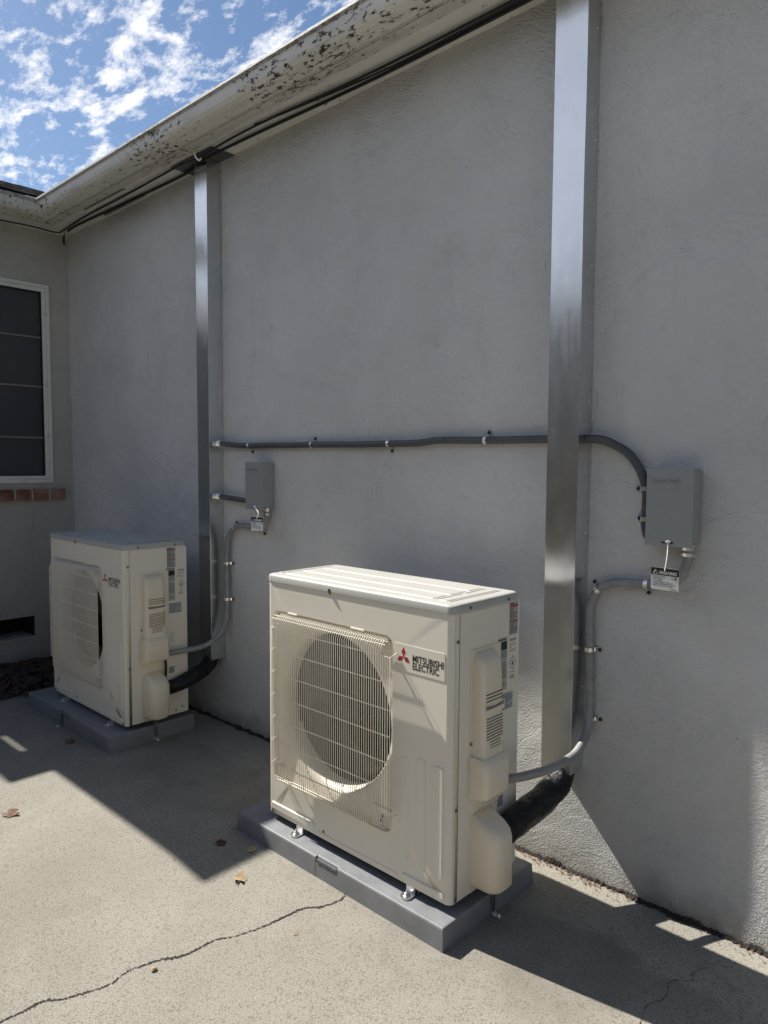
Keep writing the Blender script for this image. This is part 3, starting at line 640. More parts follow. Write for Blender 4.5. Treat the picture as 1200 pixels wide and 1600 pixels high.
def clamp(label, x, z, ang, ear, group='zinc straps holding the conduits', r=.0150):
    """strap over a conduit running at angle ang (in the wall plane), ear towards +1/-1 side"""
    t = thing('conduit_strap', label, 'strap', (x, -.0005, z), group)
    d = Vector((math.cos(ang), 0, math.sin(ang))); n = Vector((-math.sin(ang), 0, math.cos(ang))) * ear; yv = Vector((0, -1, 0)); cy_ = .0215
    mb = MB(); ring = []
    for k in range(13):
        a = rad(-70 + 250 * k / 12)
        ring.append((r * math.cos(a), cy_ + r * math.sin(a)))
    ring = [(r + .022, .003), (r + .013, .003), (r + .005, .003), (r + .0015, .010)] + [p for p in ring if p[1] > .012]
    half = .0065; vs = []
    for (a, b) in ring:
        for s_ in (-1, 1):
            for o_ in (0, 1):
                q = n * (a if a < 0 or a <= r + .002 else a) + yv * (b + (.0018 if o_ else 0)); q = q * 1.0
                vs.append(q + d * half * s_)
    m_ = len(ring); fs = []
    for i in range(m_ - 1):
        b0, b1 = i * 4, (i + 1) * 4
        fs += [(b0, b0 + 2, b1 + 2, b1), (b0 + 1, b1 + 1, b1 + 3, b0 + 3), (b0, b1, b1 + 1, b0 + 1), (b0 + 2, b0 + 3, b1 + 3, b1 + 2)]
    mb.add(vs, fs, False); mb.build('band', M['zinc'], t)
    mb = MB(); mb.lathe([(0, .0045), (.0048, .0040), (.0062, .002), (.0065, 0)], n * (r + .013) + yv * .005, yv, 10); mb.build('screw', M['screwdark'], t, fix=False)
    return t
H = 0.0; V = math.pi / 2
clamp('conduit strap first from the far duct on the long conduit, ear down', -.822, 1.441, H, -1)
clamp('conduit strap with raised ear left of centre on the long conduit', -.362, 1.440, H, 1)
clamp('conduit strap in the middle of the long conduit, ear down', .100, 1.438, H, -1)
clamp('conduit strap with raised ear nearest the near duct on the long conduit', .567, 1.443, H, 1)
clamp('conduit strap on the arching conduit beside the upper left of the near grey box', 1.147, 1.288, V, 1)
clamp('conduit strap on the arching conduit beside the lower left of the near grey box', 1.150, 1.197, V, 1)
clamp('conduit strap at the bend of the near light conduit, ear up', 1.003, .966, rad(45), 1)
clamp('conduit strap beside the near warning tag, ear down', 1.160, 1.001, H, -1)
clamp('upper conduit strap on the straight drop beside the near duct', .979, .769, V, -1)
clamp('lower conduit strap on the straight drop beside the near duct', .986, .543, V, -1)
clamp('conduit strap at the bend of the far light conduit', -.945, 1.036, rad(30), 1)
clamp('conduit strap under the far warning tag, ear down', -.720, 1.045, rad(-20), -1)
clamp('upper conduit strap on the straight drop beside the far duct', -1.022, .848, V, -1)
clamp('lower conduit strap on the straight drop beside the far duct', -1.022, .663, V, -1)
mb = MB(); mb.tube(smooth_path([(1.128, -.010, 1.215), (1.122, -.018, 1.203), (1.126, -.02, 1.188), (1.138, -.025, 1.172), (1.155, -.032, 1.158), (1.17, -.034, 1.15)], 6), .0024, 6)
tag(mb.build('bare_wire', M['zinc'], fix=False), 'bright bare wire curling behind the near grey box', 'wire')

# ------------------------------------------------------------------ disconnect boxes
def disc_box():
    t = thing('disconnect_box', 'larger looking grey metal switch box right of the near duct', 'switch box', (1.172, 0, 1.129), 'grey electrical switch boxes')
    w_, h, D = .135, .221, .073
    mb = MB(); mb.box(.003, w_ - .003, -.060, -.003, .004, h - .004); mb.build('case', M['boxside'], t, bevel=.002)
    mb = MB(); mb.box(0, w_, -D, -D + .002, -.003, h); mb.box(-.0005, .0015, -D + .002, -.012, .0, h - .001); mb.box(w_ - .0015, w_ + .0005, -D + .002, -.028, .010, h - .001); mb.box(0, w_, -D + .002, -.02, h - .0015, h + .0005)
    mb.box(w_ - .004, w_ - .0025, -.03, -.004, 0.004, h - .004)
    cov = mb.build('cover', M['boxgrey'], t, bevel=.0012)
    text('TorresTech', .0185, (.014, -D, .180), (1, 0, 0), (0, 0, 1), M['boxgrey'], 'lettering', cov, extrude=.0014, width=.078)
    mb = MB()
    for a, b in (((.089, .196), (.101, .182)), ((.101, .182), (.079, .160))):
        mb.tube([(a[0], -D, a[1]), (b[0], -D, b[1])], .0013, 6)
    mb.build('chevron', M['boxgrey'], cov, fix=False)
    mb = MB(); mb.box(.048, .082, -D - .0008, -D + .0005, .005, .010); mb.build('slot', M['dark'], cov)
    mb = MB(); mb.lathe([(.013, 0), (.0135, .0012), (.0125, .0012), (.012, 0)], (w_ - .003, -.040, .035), (1, 0, 0), 20); mb.build('knockout', M['boxside'], t, fix=False)
    mb = MB(); mb.lathe([(0.0165, 0), (.0165, .012), (.014, .014)], (.111, -.032, .003), (0, 0, -1), 8, smooth=False); mb.build('hub', M['zinc'], t, fix=False)
    return t
b2 = disc_box(); b1 = copy_tree(b2); b1.location = (-.790, 0, 1.1415); b1['label'] = 'grey metal switch box right of the far duct, seen from its side'
def warn_tag():
    t = thing('warning_tag', 'black and white WARNING tag hanging from the near grey box', 'tag', (1.2445, -.100, 1.066), 'warning tags hanging under the switch boxes')
    mb = MB(); mb.prism(rr(-.0395, .0395, -.064, .0, .004), (0, .0009, 0)); card = mb.build('card', M['tagwhite'], t)
    mb = MB(); P = rr(-.0395, .0395, -.0215, .0, .004); mb.prism([(max(-.0395, min(.0395, x)), y) for x, y in P if y > -.01] + [(-.0395, -.0215), (.0395, -.0215)], (0, .0004, 0), (0, -.0006, 0)); mb.build('band', M['black_ink'], card)
    text('WARNING', .0135, (-.0165, -.0008, -.0185), (1, 0, 0), (0, 0, 1), M['tagwhite'], 'lettering', card, extrude=.0002, bold=.0001, width=.050)
    mb = MB()
    for a, b in (((-.0335, -.0185), (-.0265, -.0065)), ((-.0265, -.0065), (-.0195, -.0185)), ((-.0195, -.0185), (-.0335, -.0185)), ((-.0265, -.0145), (-.0265, -.0105))): mb.tube([(a[0], -.0009, a[1]), (b[0], -.0009, b[1])], .00055, 4)
    mb.build('triangle', M['tagwhite'], card, fix=False)
    for i, (s_, w_) in enumerate((('Do not turn off the', .038), ('breaker except', .031), ('for servicing.', .027), ('When the leak of refrigerant', .060), ('message is displayed check the', .066), ('indoor unit even if not stops.', .060))):
        text(s_, .0052, (-.0365, -.0003, -.0268 - i * .0052), (1, 0, 0), (0, 0, 1), M['black_ink'], 'small_print', card, extrude=.0001, width=w_)
    mb = MB()
    for x0 in (.020, .027): 
        for a, b in (((x0, -.024), (x0 + .007, -.024)), ((x0 + .007, -.024), (x0 + .007, -.031)), ((x0 + .007, -.031), (x0, -.031)), ((x0, -.031), (x0, -.024))): mb.tube([(a[0], -.0003, a[1]), (b[0], -.0003, b[1])], .0003, 4)
    mb.box(.029, .032, -.0005, -.0002, -.030, -.025); mb.build('manual_symbol', M['black_ink'], card, fix=False)
    mb = MB(); mb.box(.014, .035, -.0003, 0, -.0605, -.0595); mb.build('code_line', M['black_ink'], card)
    return t
def tie(label, x, y0, z0, y1, z1, dx=0):
    mb = MB(); mb.tube(smooth_path([(x + dx, y1, z1), (x + .002, (y0 + y1) / 2 - .006, (z0 + z1) / 2), (x, y0 - .001, z0)], 6), .0016, 6)
    mb.tube(smooth_path([(x + dx, y1, z1), (x + dx - .004, y1 - .004, z1 + .002), (x + dx + .004, y1 - .003, z1 + .005), (x + dx + .003, y1 + .001, z1)], 4), .0032, 6)
    mb.tube([(x, y0 - .001, z0), (x, y0 + .004, z0 - .004)], .002, 6)
    return tag(mb.build('cable_tie', M['tie'], fix=False), label, 'cable tie', 'white cable ties')
warn = warn_tag(); w2 = copy_tree(warn); w2.location = (-.664, -.100, 1.1065); w2['label'] = 'small black and white warning tag under the far grey box'
warn.rotation_euler = (rad(4), rad(1.5), rad(1)); w2.rotation_euler = (0, 0, rad(6))
tie('white cable tie from the near grey box down to its warning tag', 1.2445, -.100, 1.061, -.074, 1.137, -.004)
tie('white cable tie from the far grey box down to its tag', -.664, -.100, 1.1015, -.074, 1.149, -.05)

# ------------------------------------------------------------------ black wrapped line sets
def bundle(label, pts, r0, seed):
    P = smooth_path(pts, 14); mb = MB()
    mb.tube(P, r0, 28, rfun=lambda t, a: r0 * (1 + .14 * mnoise.noise(Vector((t * 9 + seed, math.cos(a) * 1.3, math.sin(a) * 1.3))) + .05 * mnoise.noise(Vector((t * 30, math.cos(a) * 4, math.sin(a) * 4 + seed)))) * (1.0 + .12 * math.sin(t * 3.14)))
    t = mb.build('insulated_pipe', M['wrap'], fix=False)
    return tag(t, label, 'insulated pipes', 'black wrapped pipes between ducts and units')
bundle('black wrapped pipes from the near duct into the near unit', [(.903, -.042, .415), (.906, -.047, .372), (.914, -.085, .332), (.908, -.15, .304), (.896, -.22, .283), (.884, -.29, .264), (.872, -.345, .25), (.842, -.375, .245)], .039, 1.0)
bundle('black wrapped pipes from the far duct into the far unit', [(-1.125, -.042, .40), (-1.122, -.050, .350), (-1.112, -.09, .312), (-1.104, -.15, .288), (-1.100, -.22, .268), (-1.104, -.29, .252), (-1.128, -.34, .245)], .034, 6.0)
mb = MB(); mb.tube(smooth_path([(-1.125, -.33, .42), (-1.11, -.325, .38), (-1.108, -.325, .33), (-1.11, -.33, .27), (-1.10, -.34, .22)], 6), .006, 8)
tag(mb.build('cable', M['cable'], fix=False), 'short black cable dropping at the side of the far unit', 'cable')
mb = MB(); mb.tube(smooth_path([(.90, -.088, .372), (.905, -.100, .350), (.915, -.098, .325), (.922, -.085, .345)], 5), .0030, 6)
tag(mb.build('foil_tape', M['zinc'], fix=False), 'twist of bright tape on the black pipes under the near duct', 'tape')

# ------------------------------------------------------------------ outdoor unit (local: x 0..0.84, y 0..0.33 back, z from body bottom)
W_, D_, HB = .84, .330, .846
CXF, CZF = .321, .442
def ringpts(kind, n, par):
    out_ = []
    for k in range(n):
        a = 2 * math.pi * k / n; c, s_ = math.cos(a), math.sin(a)
        if kind == 'circle': out_.append((CXF + par * c, CZF + par * s_))
        else:
            x0, x1, z0, z1, r = par
            lo, hi = 0, 1.2
            for _ in range(30):
                mdl = (lo + hi) / 2; x, z = CXF + mdl * c, CZF + mdl * s_
                qx = abs(x - (x0 + x1) / 2) - (x1 - x0) / 2 + r; qz = abs(z - (z0 + z1) / 2) - (z1 - z0) / 2 + r
                d = math.hypot(max(qx, 0), max(qz, 0)) + min(max(qx, qz), 0) - r
                if d < 0: lo = mdl
                else: hi = mdl
            out_.append((CXF + lo * c, CZF + lo * s_))
    return out_
def outdoor_unit():
    t = thing('outdoor_unit', 'cream heat pump unit in front, sunlit, standing right of the patch of shadow', 'heat pump', (0, -.5533, .0928), 'outdoor heat pump units')
    mb = MB(); N = 192; R = .020
    rings = []; par = (.030, .612, .129, .747, .030)
    outer = []
    ang = [2 * math.pi * k / N for k in range(N)]
    o_ = ringpts('rect', N, (R, W_ - R, 0, HB, .0005)); r1 = ringpts('rect', N, par); r2 = ringpts('rect', N, (.0365, .6055, .1355, .7405, .026)); r3 = ringpts('circle', N, .279)
    lay = [(o_, 0), (r1, 0), (r2, .015), (r3, .018)]
    for rr_, dp in ((.274, .0195), (.268, .023), (.262, .029), (.2575, .037), (.255, .048), (.254, .062), (.2535, .082)): lay.append((ringpts('circle', N, rr_), dp))
    # fix rectangle corners of the outer ring
    for cxn in (R, W_ - R):
        for czn in (0, HB):
            k = min(range(N), key=lambda i: (o_[i][0] - cxn) ** 2 + (o_[i][1] - czn) ** 2); o_[k] = (cxn, czn)
    vs = []
    for pts, dp in lay: vs += [(x, dp, z) for x, z in pts]
    fl = []
    for i in range(len(lay) - 1):
        for k in range(N):
            fl.append((i * N + k, i * N + (k + 1) % N, (i + 1) * N + (k + 1) % N, (i + 1) * N + k))
    mb.add(vs, fl[:3 * N], False); mb.add(vs, fl[3 * N:], True)
    # shell: front corners rounded, sides, back
    prof = []
    for k in range(9): a = rad(180 + 90 * k / 8); prof.append((R + R * math.cos(a), R + R * math.sin(a)))       # left front
    prof2 = [(W_ - R - R * math.cos(rad(180 + 90 * k / 8)), R + R * math.sin(rad(180 + 90 * k / 8))) for k in range(9)][::-1]
    left = [(0.006, D_), (0, D_ - .006)] + prof; right = prof2 + [(W_, D_ - .006), (W_ - .006, D_)]
    for chain in (left, right, [right[-1], left[0]]):
        n = len(chain); vs = [(x, y, z) for z in (0, HB) for x, y in chain]
        mb.add(vs, [(i, i + 1, n + i + 1, n + i) for i in range(n - 1)], True)
    mb.add([(R, .0, 0), (W_ - R, .0, 0), (W_, R, 0), (W_, D_, 0), (0, D_, 0), (0, R, 0)], [(0, 5, 4, 3, 2, 1)])
    body = mb.build('body', M['cream'], t, fix=False)
    bm = bmesh.new(); bm.from_mesh(body.data); bmesh.ops.remove_doubles(bm, verts=bm.verts[:], dist=.0002); bmesh.ops.recalc_face_normals(bm, faces=bm.faces[:]); bm.to_mesh(body.data); bm.free()
    for p in body.data.polygons: pass
    body.data.set_sharp_from_angle(angle=rad(28))
    # raised pressings of the front sheet
    pr = MB()
    def press(x0, x1, z0, z1, r=.012, h=.0042):
        a = rr(x0, x1, z0, z1, r); b = rr(x0 + .003, x1 - .003, z0 + .003, z1 - .003, r - .003); n = len(a)
        vs = [(x, -.0002, z) for x, z in a] + [(x, -h, z) for x, z in b]
        pr.add(vs, [(i, (i + 1) % n, n + (i + 1) % n, n + i) for i in range(n)], False); pr.add([(x, -h, z) for x, z in b], [tuple(range(n))], False)
    press(.772, .812, .066, .400); press(.710, .746, .060, .404, .012, .0022); press(.646, .680, .062, .392, .012, .0013)
    press(.020, .255, .016, .043, .009); press(.655, .818, .010, .032, .009); press(.270, .640, .006, .020, .006, .0016)
    pr.build('pressing', M['cream'], body)
    # corner seam and side sheet seam
    mb = MB(); mb.box(W_ + .0002, W_ + .0012, .0315, .334, .002, HB - .003); sp_ = mb.build('side_panel', M['cream'], t)
    mb = MB(); mb.box(W_ + .0004, W_ + .0016, .012, .0145, .002, HB - .003); mb.build('corner_seam', M['cream'], t)
    mb = MB(); mb.box(W_ + .0001, W_ + .0011, .0295, .0303, .004, HB - .004); mb.build('seam', M['mull'], sp_)
    # lid
    mb = MB()
    def rect_lid(e, z): return [(x, y, z) for x, y in rr(-.003 - e, W_ + .003 + e, -.003 - e, D_ + .004 + e, .024, 6)]
    ls = [rect_lid(.0, HB + .001), rect_lid(.0, HB + .019), rect_lid(-.002, HB + .0235), rect_lid(-.006, HB + .026), rect_lid(-.014, HB + .0268)]
    n = len(ls[0]); vs = sum(ls, []); mb.add(vs, [(i * n + k, i * n + (k + 1) % n, (i + 1) * n + (k + 1) % n, (i + 1) * n + k) for i in range(4) for k in range(n)], True)
    mb.add(ls[-1], [tuple(range(n))]); mb.add(ls[0], [tuple(range(n))[::-1]])
    lid = mb.build('lid', M['lidm'], t)
    mb = MB()
    def top(x0, x1, y0, y1, h=.0024):
        a = rr(x0, x1, y0, y1, .008, 3); b = rr(x0 + .004, x1 - .004, y0 + .004, y1 - .004, .004, 3); n = len(a); z = HB + .0266
        mb.add([(x, y, z) for x, y in a] + [(x, y, z + h) for x, y in b], [(i, (i + 1) % n, n + (i + 1) % n, n + i) for i in range(n)]); mb.add([(x, y, z + h) for x, y in b], [tuple(range(n))])
    for y0, y1 in ((.040, .110), (.122, .205), (.217, .290)): top(.05, .735, y0, y1)
    top(.752, .790, .035, .295); top(.02, .036, .035, .295)
    mb.build('lid_pressing', M['lidm'], lid)
    mb = MB(); mb.box(.745, .7475, .045, .165, HB + .0268, HB + .0276); mb.box(.745, .7475, .185, .285, HB + .0268, HB + .0276); mb.box(.797, .7993, .04, .29, HB + .0268, HB + .0276)
    mb.build('lid_groove', M['brown_ink'], lid)
    mb = MB(); mb.tube([(.332, -.0035, HB + .012), (.332, -.0065, HB + .006), (.334, -.003, HB - .006)], .0028, 8); mb.build('lid_clip', M['screwm'], lid, fix=False)
    def scr(x, y, z, d, par, r=.0052):
        mb = MB(); d = Vector(d); mb.lathe([(0, .0026), (r * .7, .0024), (r, .0008), (r * 1.05, 0)], (x, y, z), d, 10)
        mb.build('screw', M['screwm'], par, fix=False)
    scr(W_ + .0032, .075, HB + .0105, (1, 0, 0), lid); scr(W_ + .0032, .270, HB + .0105, (1, 0, 0), lid)
    for z in (.766, .277, .012): scr(W_ + .0012, .022, z, (1, 0, 0), t)
    scr(.30, -.0005, .026, (0, -1, 0), t); scr(.790, -.0005, .020, (0, -1, 0), t, .0035)
    for x in (.048, .588): scr(x, .0148, .728, (0, -1, 0), t, .003)
    scr(.578, .0148, .152, (0, -1, 0), t, .003)
    # inside: fan, motor, coil
    mb = MB(); mb.box(.02, .66, .20, .206, .02, .80); mb.box(.655, .66, .13, .20, .02, .80); mb.box(.02, .025, .13, .2, .02, .8); mb.box(.02, .66, .13, .2, .02, .025)
    for k in range(60): mb.box(.035 + k * .0102, .036 + k * .0102, .192, .20, .05, .79)
    mb.build('coil', M['coil'], t)
    mb = MB(); HY = .085
    mb.lathe([(0, 0), (.030, .0), (.052, .008), (.060, .03), (.060, .07), (.02, .09)], (CXF, HY - .028, CZF), (0, 1, 0), 32)
    for b in range(3):
        a0 = rad(20 + 120 * b); vs = []; ni, nj = 16, 14
        for i in range(ni + 1):
            r = .056 + (.238 - .056) * i / ni; sweep_ = .35 * (i / ni) ** 1.3; span = 1.25 + .35 * (i / ni)
            for j in range(nj + 1):
                a = a0 + sweep_ + span * (j / nj - .5); yy = HY + .046 * (j / nj - .5) * (1.15 - .35 * i / ni) * -1.25 + .012 * math.sin(math.pi * j / nj)
                vs.append((CXF + r * math.cos(a), yy, CZF + r * math.sin(a)))
        mb.add(vs, [(i * (nj + 1) + j, (i + 1) * (nj + 1) + j, (i + 1) * (nj + 1) + j + 1, i * (nj + 1) + j + 1) for i in range(ni) for j in range(nj)], True)
    fan = mb.build('fan', M['fan'], t, fix=False); so = fan.modifiers.new('s', 'SOLIDIFY'); so.thickness = .003
    mb = MB(); mb.lathe([(0, -.004), (.006, -.003), (.007, .004)], (CXF, HY - .030, CZF), (0, 1, 0), 10); mb.build('hub_nut', M['screwm'], fan, fix=False)
    # grille
    mb = MB(); OUT = -.031; wr = .0014; x = .064; k = 0; nv = 57; dx = (.630 - .064) / nv
    for k in range(nv + 1):
        x = .064 + dx * k
        if k >= nv - 3 or k <= 1:        # short ones at the clipped corners
            zt, zb = .692 - .0 * k, .205
            pts = [(x, .012, zt + .012), (x, OUT, zt), (x, OUT, zb), (x, .012, zb - .010)] if k in (nv, 0) else [(x, OUT, zt + .004), (x, OUT, zb - .002)]
        else:
            bot = .140 if k < nv - 8 else .150
            pts = [(x - .004, .010, .739), (x, OUT * .55, .732), (x, OUT, .712), (x, OUT, bot + .012), (x, OUT * .5, bot), (x, .012, bot - .003)]
        mb.tube(pts, wr, 5, caps=False)
    for z in (.690, .612, .530, .449, .367, .286, .205):
        mb.tube([(.040, .012, z), (.058, OUT * .9, z), (.066, OUT + .0022, z), (.612, OUT + .0022, z), (.627, OUT + .0022, z)], .0019, 6)
    mb.tube([(.052, OUT * .35, .731), (.600, OUT * .35, .731)], .0015, 5); mb.tube([(.052, OUT * .7, .723), (.600, OUT * .7, .723)], .0015, 5)
    mb.tube([(.060, OUT * .5, .152), (.600, OUT * .5, .152)], .0015, 5)
    for q in range(4):                    # mitre wires at the upper right and left corners
        mb.tube([(.585 + q * .006, OUT * .9, .717 - q * .007), (.606 + q * .006, OUT * .2, .700 - q * .010)], wr, 5)
        mb.tube([(.072 - q * .004, OUT * .9, .715 - q * .007), (.050 - q * .003, OUT * .2, .702 - q * .010)], wr, 5)
    mb.build('grille', M['wirew'], t, fix=False)
    # corner plates and clips of the grille
    for q in ((.520, .603, .009, .0155, .138, .196), (.115, .165, -.003, .004, .741, .7475), (.43, .49, -.003, .004, .741, .7475), (.04, .085, .009, .0155, .140, .185)):
        mb = MB(); mb.box(*q); mb.build('grille_bracket', M['cream'], t, bevel=.0012)
    mb = MB(); mb.box(.556, .560, .0075, .0085, .151, .157); mb.box(.564, .567, .0075, .0085, .165, .176); mb.build('grille_mark', M['screwdark'], t)
    # badge
    mb = MB(); mb.prism(rr(.622, .812, .652, .732, .003), (0, .0012, 0), (0, -.0013, 0)); bd = mb.build('badge', M['cream'], t, bevel=.0004)
    em = MB(); L_ = .0288; c0 = (.6565, .6945)
    for a0 in (90, 210, 330):
        d = rad(a0); tip = L_; hw = L_ * .2887 * 1.0; ca, sa = math.cos(d), math.sin(d)
        q = [(0, 0), (tip / 2, hw), (tip, 0), (tip / 2, -hw)]; q = [(c0[0] + x * ca - y * sa, c0[1] + x * sa + y * ca) for x, y in q]
        em.prism(q, (0, -.0004, 0), (0, -.0013, 0))
    em.build('emblem', M['red_ink'], bd)
    text('MITSUBISHI', .0285, (.6925, -.0014, .6865), (1, 0, 0), (0, 0, 1), M['black_ink'], 'lettering', bd, extrude=.0003, bold=.0005, width=.116)
    text('ELECTRIC', .0285, (.6925, -.0014, .6640), (1, 0, 0), (0, 0, 1), M['black_ink'], 'lettering', bd, extrude=.0003, bold=.0005, width=.099)
    # service cover on the right side: stacked rounded outlines over the base plate
    mb = MB(); mb.box(W_ + .001, W_ + .004, .080, .232, .240, .732); mb.box(W_ + .001, W_ + .0035, .086, .224, .002, .238)
    cv = mb.build('service_cover', M['creamp'], t, bevel=.0012)
    def hull(sections, parent, name, mat):
        """sections: list of (z, y0, y1, out, rcorner): lofted front/right bulge"""
        mb = MB(); n = None; vs = []
        for z, y0, y1, o_, r in sections:
            r = min(r, o_ * .95 + 1e-4, (y1 - y0) * .45)
            pf = [(W_ + .002, y0)]
            for k in range(7): a = rad(180 - 90 * k / 6); pf.append((W_ + o_ - r + r * math.sin(rad(90 * k / 6)), y0 + (r - r * math.cos(rad(90 * k / 6)))))
            for k in range(7): a = rad(90 * k / 6); pf.append((W_ + o_ - r + r * math.cos(a), y1 - r + r * math.sin(a)))
            pf.append((W_ + .002, y1 + .006)); n = len(pf); vs += [(x, y, z) for x, y in pf]
        m_ = len(sections); mb.add(vs, [(i * n + k, i * n + k + 1, (i + 1) * n + k + 1, (i + 1) * n + k) for i in range(m_ - 1) for k in range(n - 1)], True)
        mb.add(vs[:n], [tuple(range(n))]); mb.add(vs[-n:], [tuple(range(n))[::-1]])
        o = mb.build(name, mat, parent); o.data.set_sharp_from_angle(angle=rad(50)); return o
    hull([(.416, .084, .196, .052, .014), (.424, .086, .196, .050, .016), (.470, .088, .194, .047, .018), (.56, .089, .193, .045, .018), (.660, .090, .192, .042, .018), (.694, .090, .191, .039, .016), (.706, .092, .190, .034, .014), (.716, .096, .186, .018, .010), (.722, .100, .182, .005, .003)], cv, 'upper_bulge', M['creamp'])
    hull([(.292, .086, .196, .004, .003), (.297, .080, .198, .030, .010), (.303, .078, .199, .060, .014), (.312, .077, .199, .067, .016), (.400, .077, .199, .068, .016), (.410, .078, .198, .064, .016), (.419, .080, .197, .054, .014)], cv, 'lower_bulge', M['creamp'])
    # louvre slots: dark narrow insets; finger recess
    mb = MB(); xs_ = W_ + .0465
    def slot(z, y0, y1):
        e = .0008 + (.60 - z) * .022
        mb.box(xs_ - .004, xs_ - .0020 + e, y0, y1, z - .0014, z + .0014); mb.tube([(xs_ - .0025 + e, y1, z), (xs_ - .006 + e, y1 + .006, z), (xs_ - .014 + e, y1 + .0125, z)], .0012, 4)
    for z in (.604, .594, .584): slot(z, .102, .180)
    mb.build('louvre', M['brown_ink'], cv, fix=False); mb = MB()
    for i in range(8): slot(.533 - i * .0086, .102, .180)
    for i in range(5): slot(.4635 - i * .0086 + .000, .118, .170)
    slot(.4205, .102, .180)
    mb.build('louvre', M['brown_ink'], cv, fix=False)
    mb = MB(); mb.prism([(.098, .556), (.098, .576), (.145, .571), (.192, .576), (.192, .548), (.145, .546)], (.0012, 0, 0), (W_ + .0448, 0, 0), (0, 1, 0), (0, 0, 1)); mb.build('finger_recess', M['creamp'], cv, bevel=.001)
    mb = MB(); mb.prism([(.101, .560), (.101, .572), (.145, .568), (.188, .572), (.188, .562), (.145, .560)], (.0012, 0, 0), (W_ + .0453, 0, 0), (0, 1, 0), (0, 0, 1)); mb.build('recess_shadow_gap', M['mull'], cv)
    scr(W_ + .0045, .0845, .455, (1, 0, 0), cv); 
    # valve cover
    vc = hull([(.022, .100, .168, .070, .03), (.028, .092, .178, .092, .034), (.040, .087, .187, .103, .038), (.180, .087, .187, .100, .036), (.200, .088, .186, .094, .034), (.216, .090, .184, .074, .030), (.230, .094, .180, .044, .020), (.240, .098, .176, .010, .006)], t, 'valve_cover', M['creamp'])
    mb = MB(); mb.box(W_ + .0045, W_ + .060, .186, .198, .050, .185); mb.prism([(.125, .222), (.155, .222), (.148, .246), (.132, .246)], (.004, 0, 0), (W_ + .003, 0, 0), (0, 1, 0), (0, 0, 1)); mb.build('cover_flange', M['creamp'], vc, bevel=.002)
    scr(W_ + .0072, .141, .236, (1, 0, 0), vc)
    scr(W_ + .0012, .265, .018, (1, 0, 0), t); scr(W_ + .0012, .300, .030, (1, 0, 0), t)
    # printed labels on the side sheet
    xb = W_ + .0014
    def lab(name, y0, y1, z0, z1, mat): 
        q = MB(); q.box(xb, xb + .0003, y0, y1, z0, z1); return q.build(name, mat, t)
    def rows(par, y0, y1, z0, z1, n, mat, seed, h=.35):
        q = MB(); rn = random.Random(seed); st = (z1 - z0) / n
        for i in range(n):
            y = y0; z = z1 - (i + .5) * st
            while y < y1 - .002:
                w = min(rn.uniform(.002, .008), y1 - y)
                q.box(xb + .0003, xb + .0005, y, y + w, z - st * h / 2, z + st * h / 2); y += w + .0012
                if rn.random() < .06: break
        return q.build('small_print', mat, par)
    l1 = lab('warning_label', .278, .324, .742, .842, M['label_grey'])
    q = MB(); q.box(xb + .0003, xb + .0006, .278, .324, .828, .834); q.box(xb + .0003, xb + .0006, .278, .324, .782, .787); q.build('red_band', M['red_ink'], l1)
    q = MB(); q.box(xb + .0003, xb + .0006, .279, .302, .8365, .8405); q.build('black_band', M['black_ink'], l1)
    rows(l1, .280, .322, .790, .826, 9, M['black_ink'], 1, .45); rows(l1, .280, .322, .745, .780, 8, M['black_ink'], 2, .45)
    l2 = lab('symbol_label', .2795, .318, .600, .741, M['cream'])
    text('R454B', .012, (xb + .0004, .281, .722), (0, 1, 0), (0, 0, 1), M['brown_ink'], 'lettering', l2, extrude=.0001, bold=.0002, width=.034)
    text('A2L', .016, (xb + .0004, .284, .606), (0, 1, 0), (0, 0, 1), M['brown_ink'], 'lettering', l2, extrude=.0001, bold=.0003, width=.026)
    rows(l2, .281, .316, .688, .718, 5, M['brown_ink'], 3, .3); rows(l2, .286, .312, .621, .629, 1, M['brown_ink'], 4, .3)
    q = MB(); dm = [(.299, .676), (.3165, .654), (.299, .632), (.2815, .654)]
    for i in range(4):
        a, b = dm[i], dm[(i + 1) % 4]; q.tube([(xb + .0005, *a), (xb + .0005, *b)], .0009, 4)
    q.prism([(.299, .664), (.303, .656), (.304, .649), (.299, .644), (.294, .649), (.2955, .655)], (.0003, 0, 0), (xb + .0003, 0, 0), (0, 1, 0), (0, 0, 1)); q.build('flame_symbol', M['brown_ink'], l2)
    l3 = lab('rating_label', .219, .268, .577, .741, M['label_grey'])
    q = MB(); q.box(xb + .0003, xb + .0006, .220, .267, .702, .728); q.build('black_band', M['black_ink'], l3)
    rows(l3, .221, .266, .584, .700, 20, M['black_ink'], 5, .35); rows(l3, .221, .262, .730, .739, 1, M['black_ink'], 6, .5)
    l4 = lab('blue_label', .224, .303, .513, .565, M['label_grey']); rows(l4, .226, .301, .515, .563, 8, M['blue_ink'], 7, .6)
    l5 = lab('blue_label', .228, .258, .214, .246, M['blue_ink']); rows(l5, .230, .256, .217, .243, 4, M['label_grey'], 8, .4)
    l6 = lab('blue_label', .224, .262, .335, .420, M['cream']); rows(l6, .226, .260, .338, .418, 11, M['label_grey'], 9, .5)
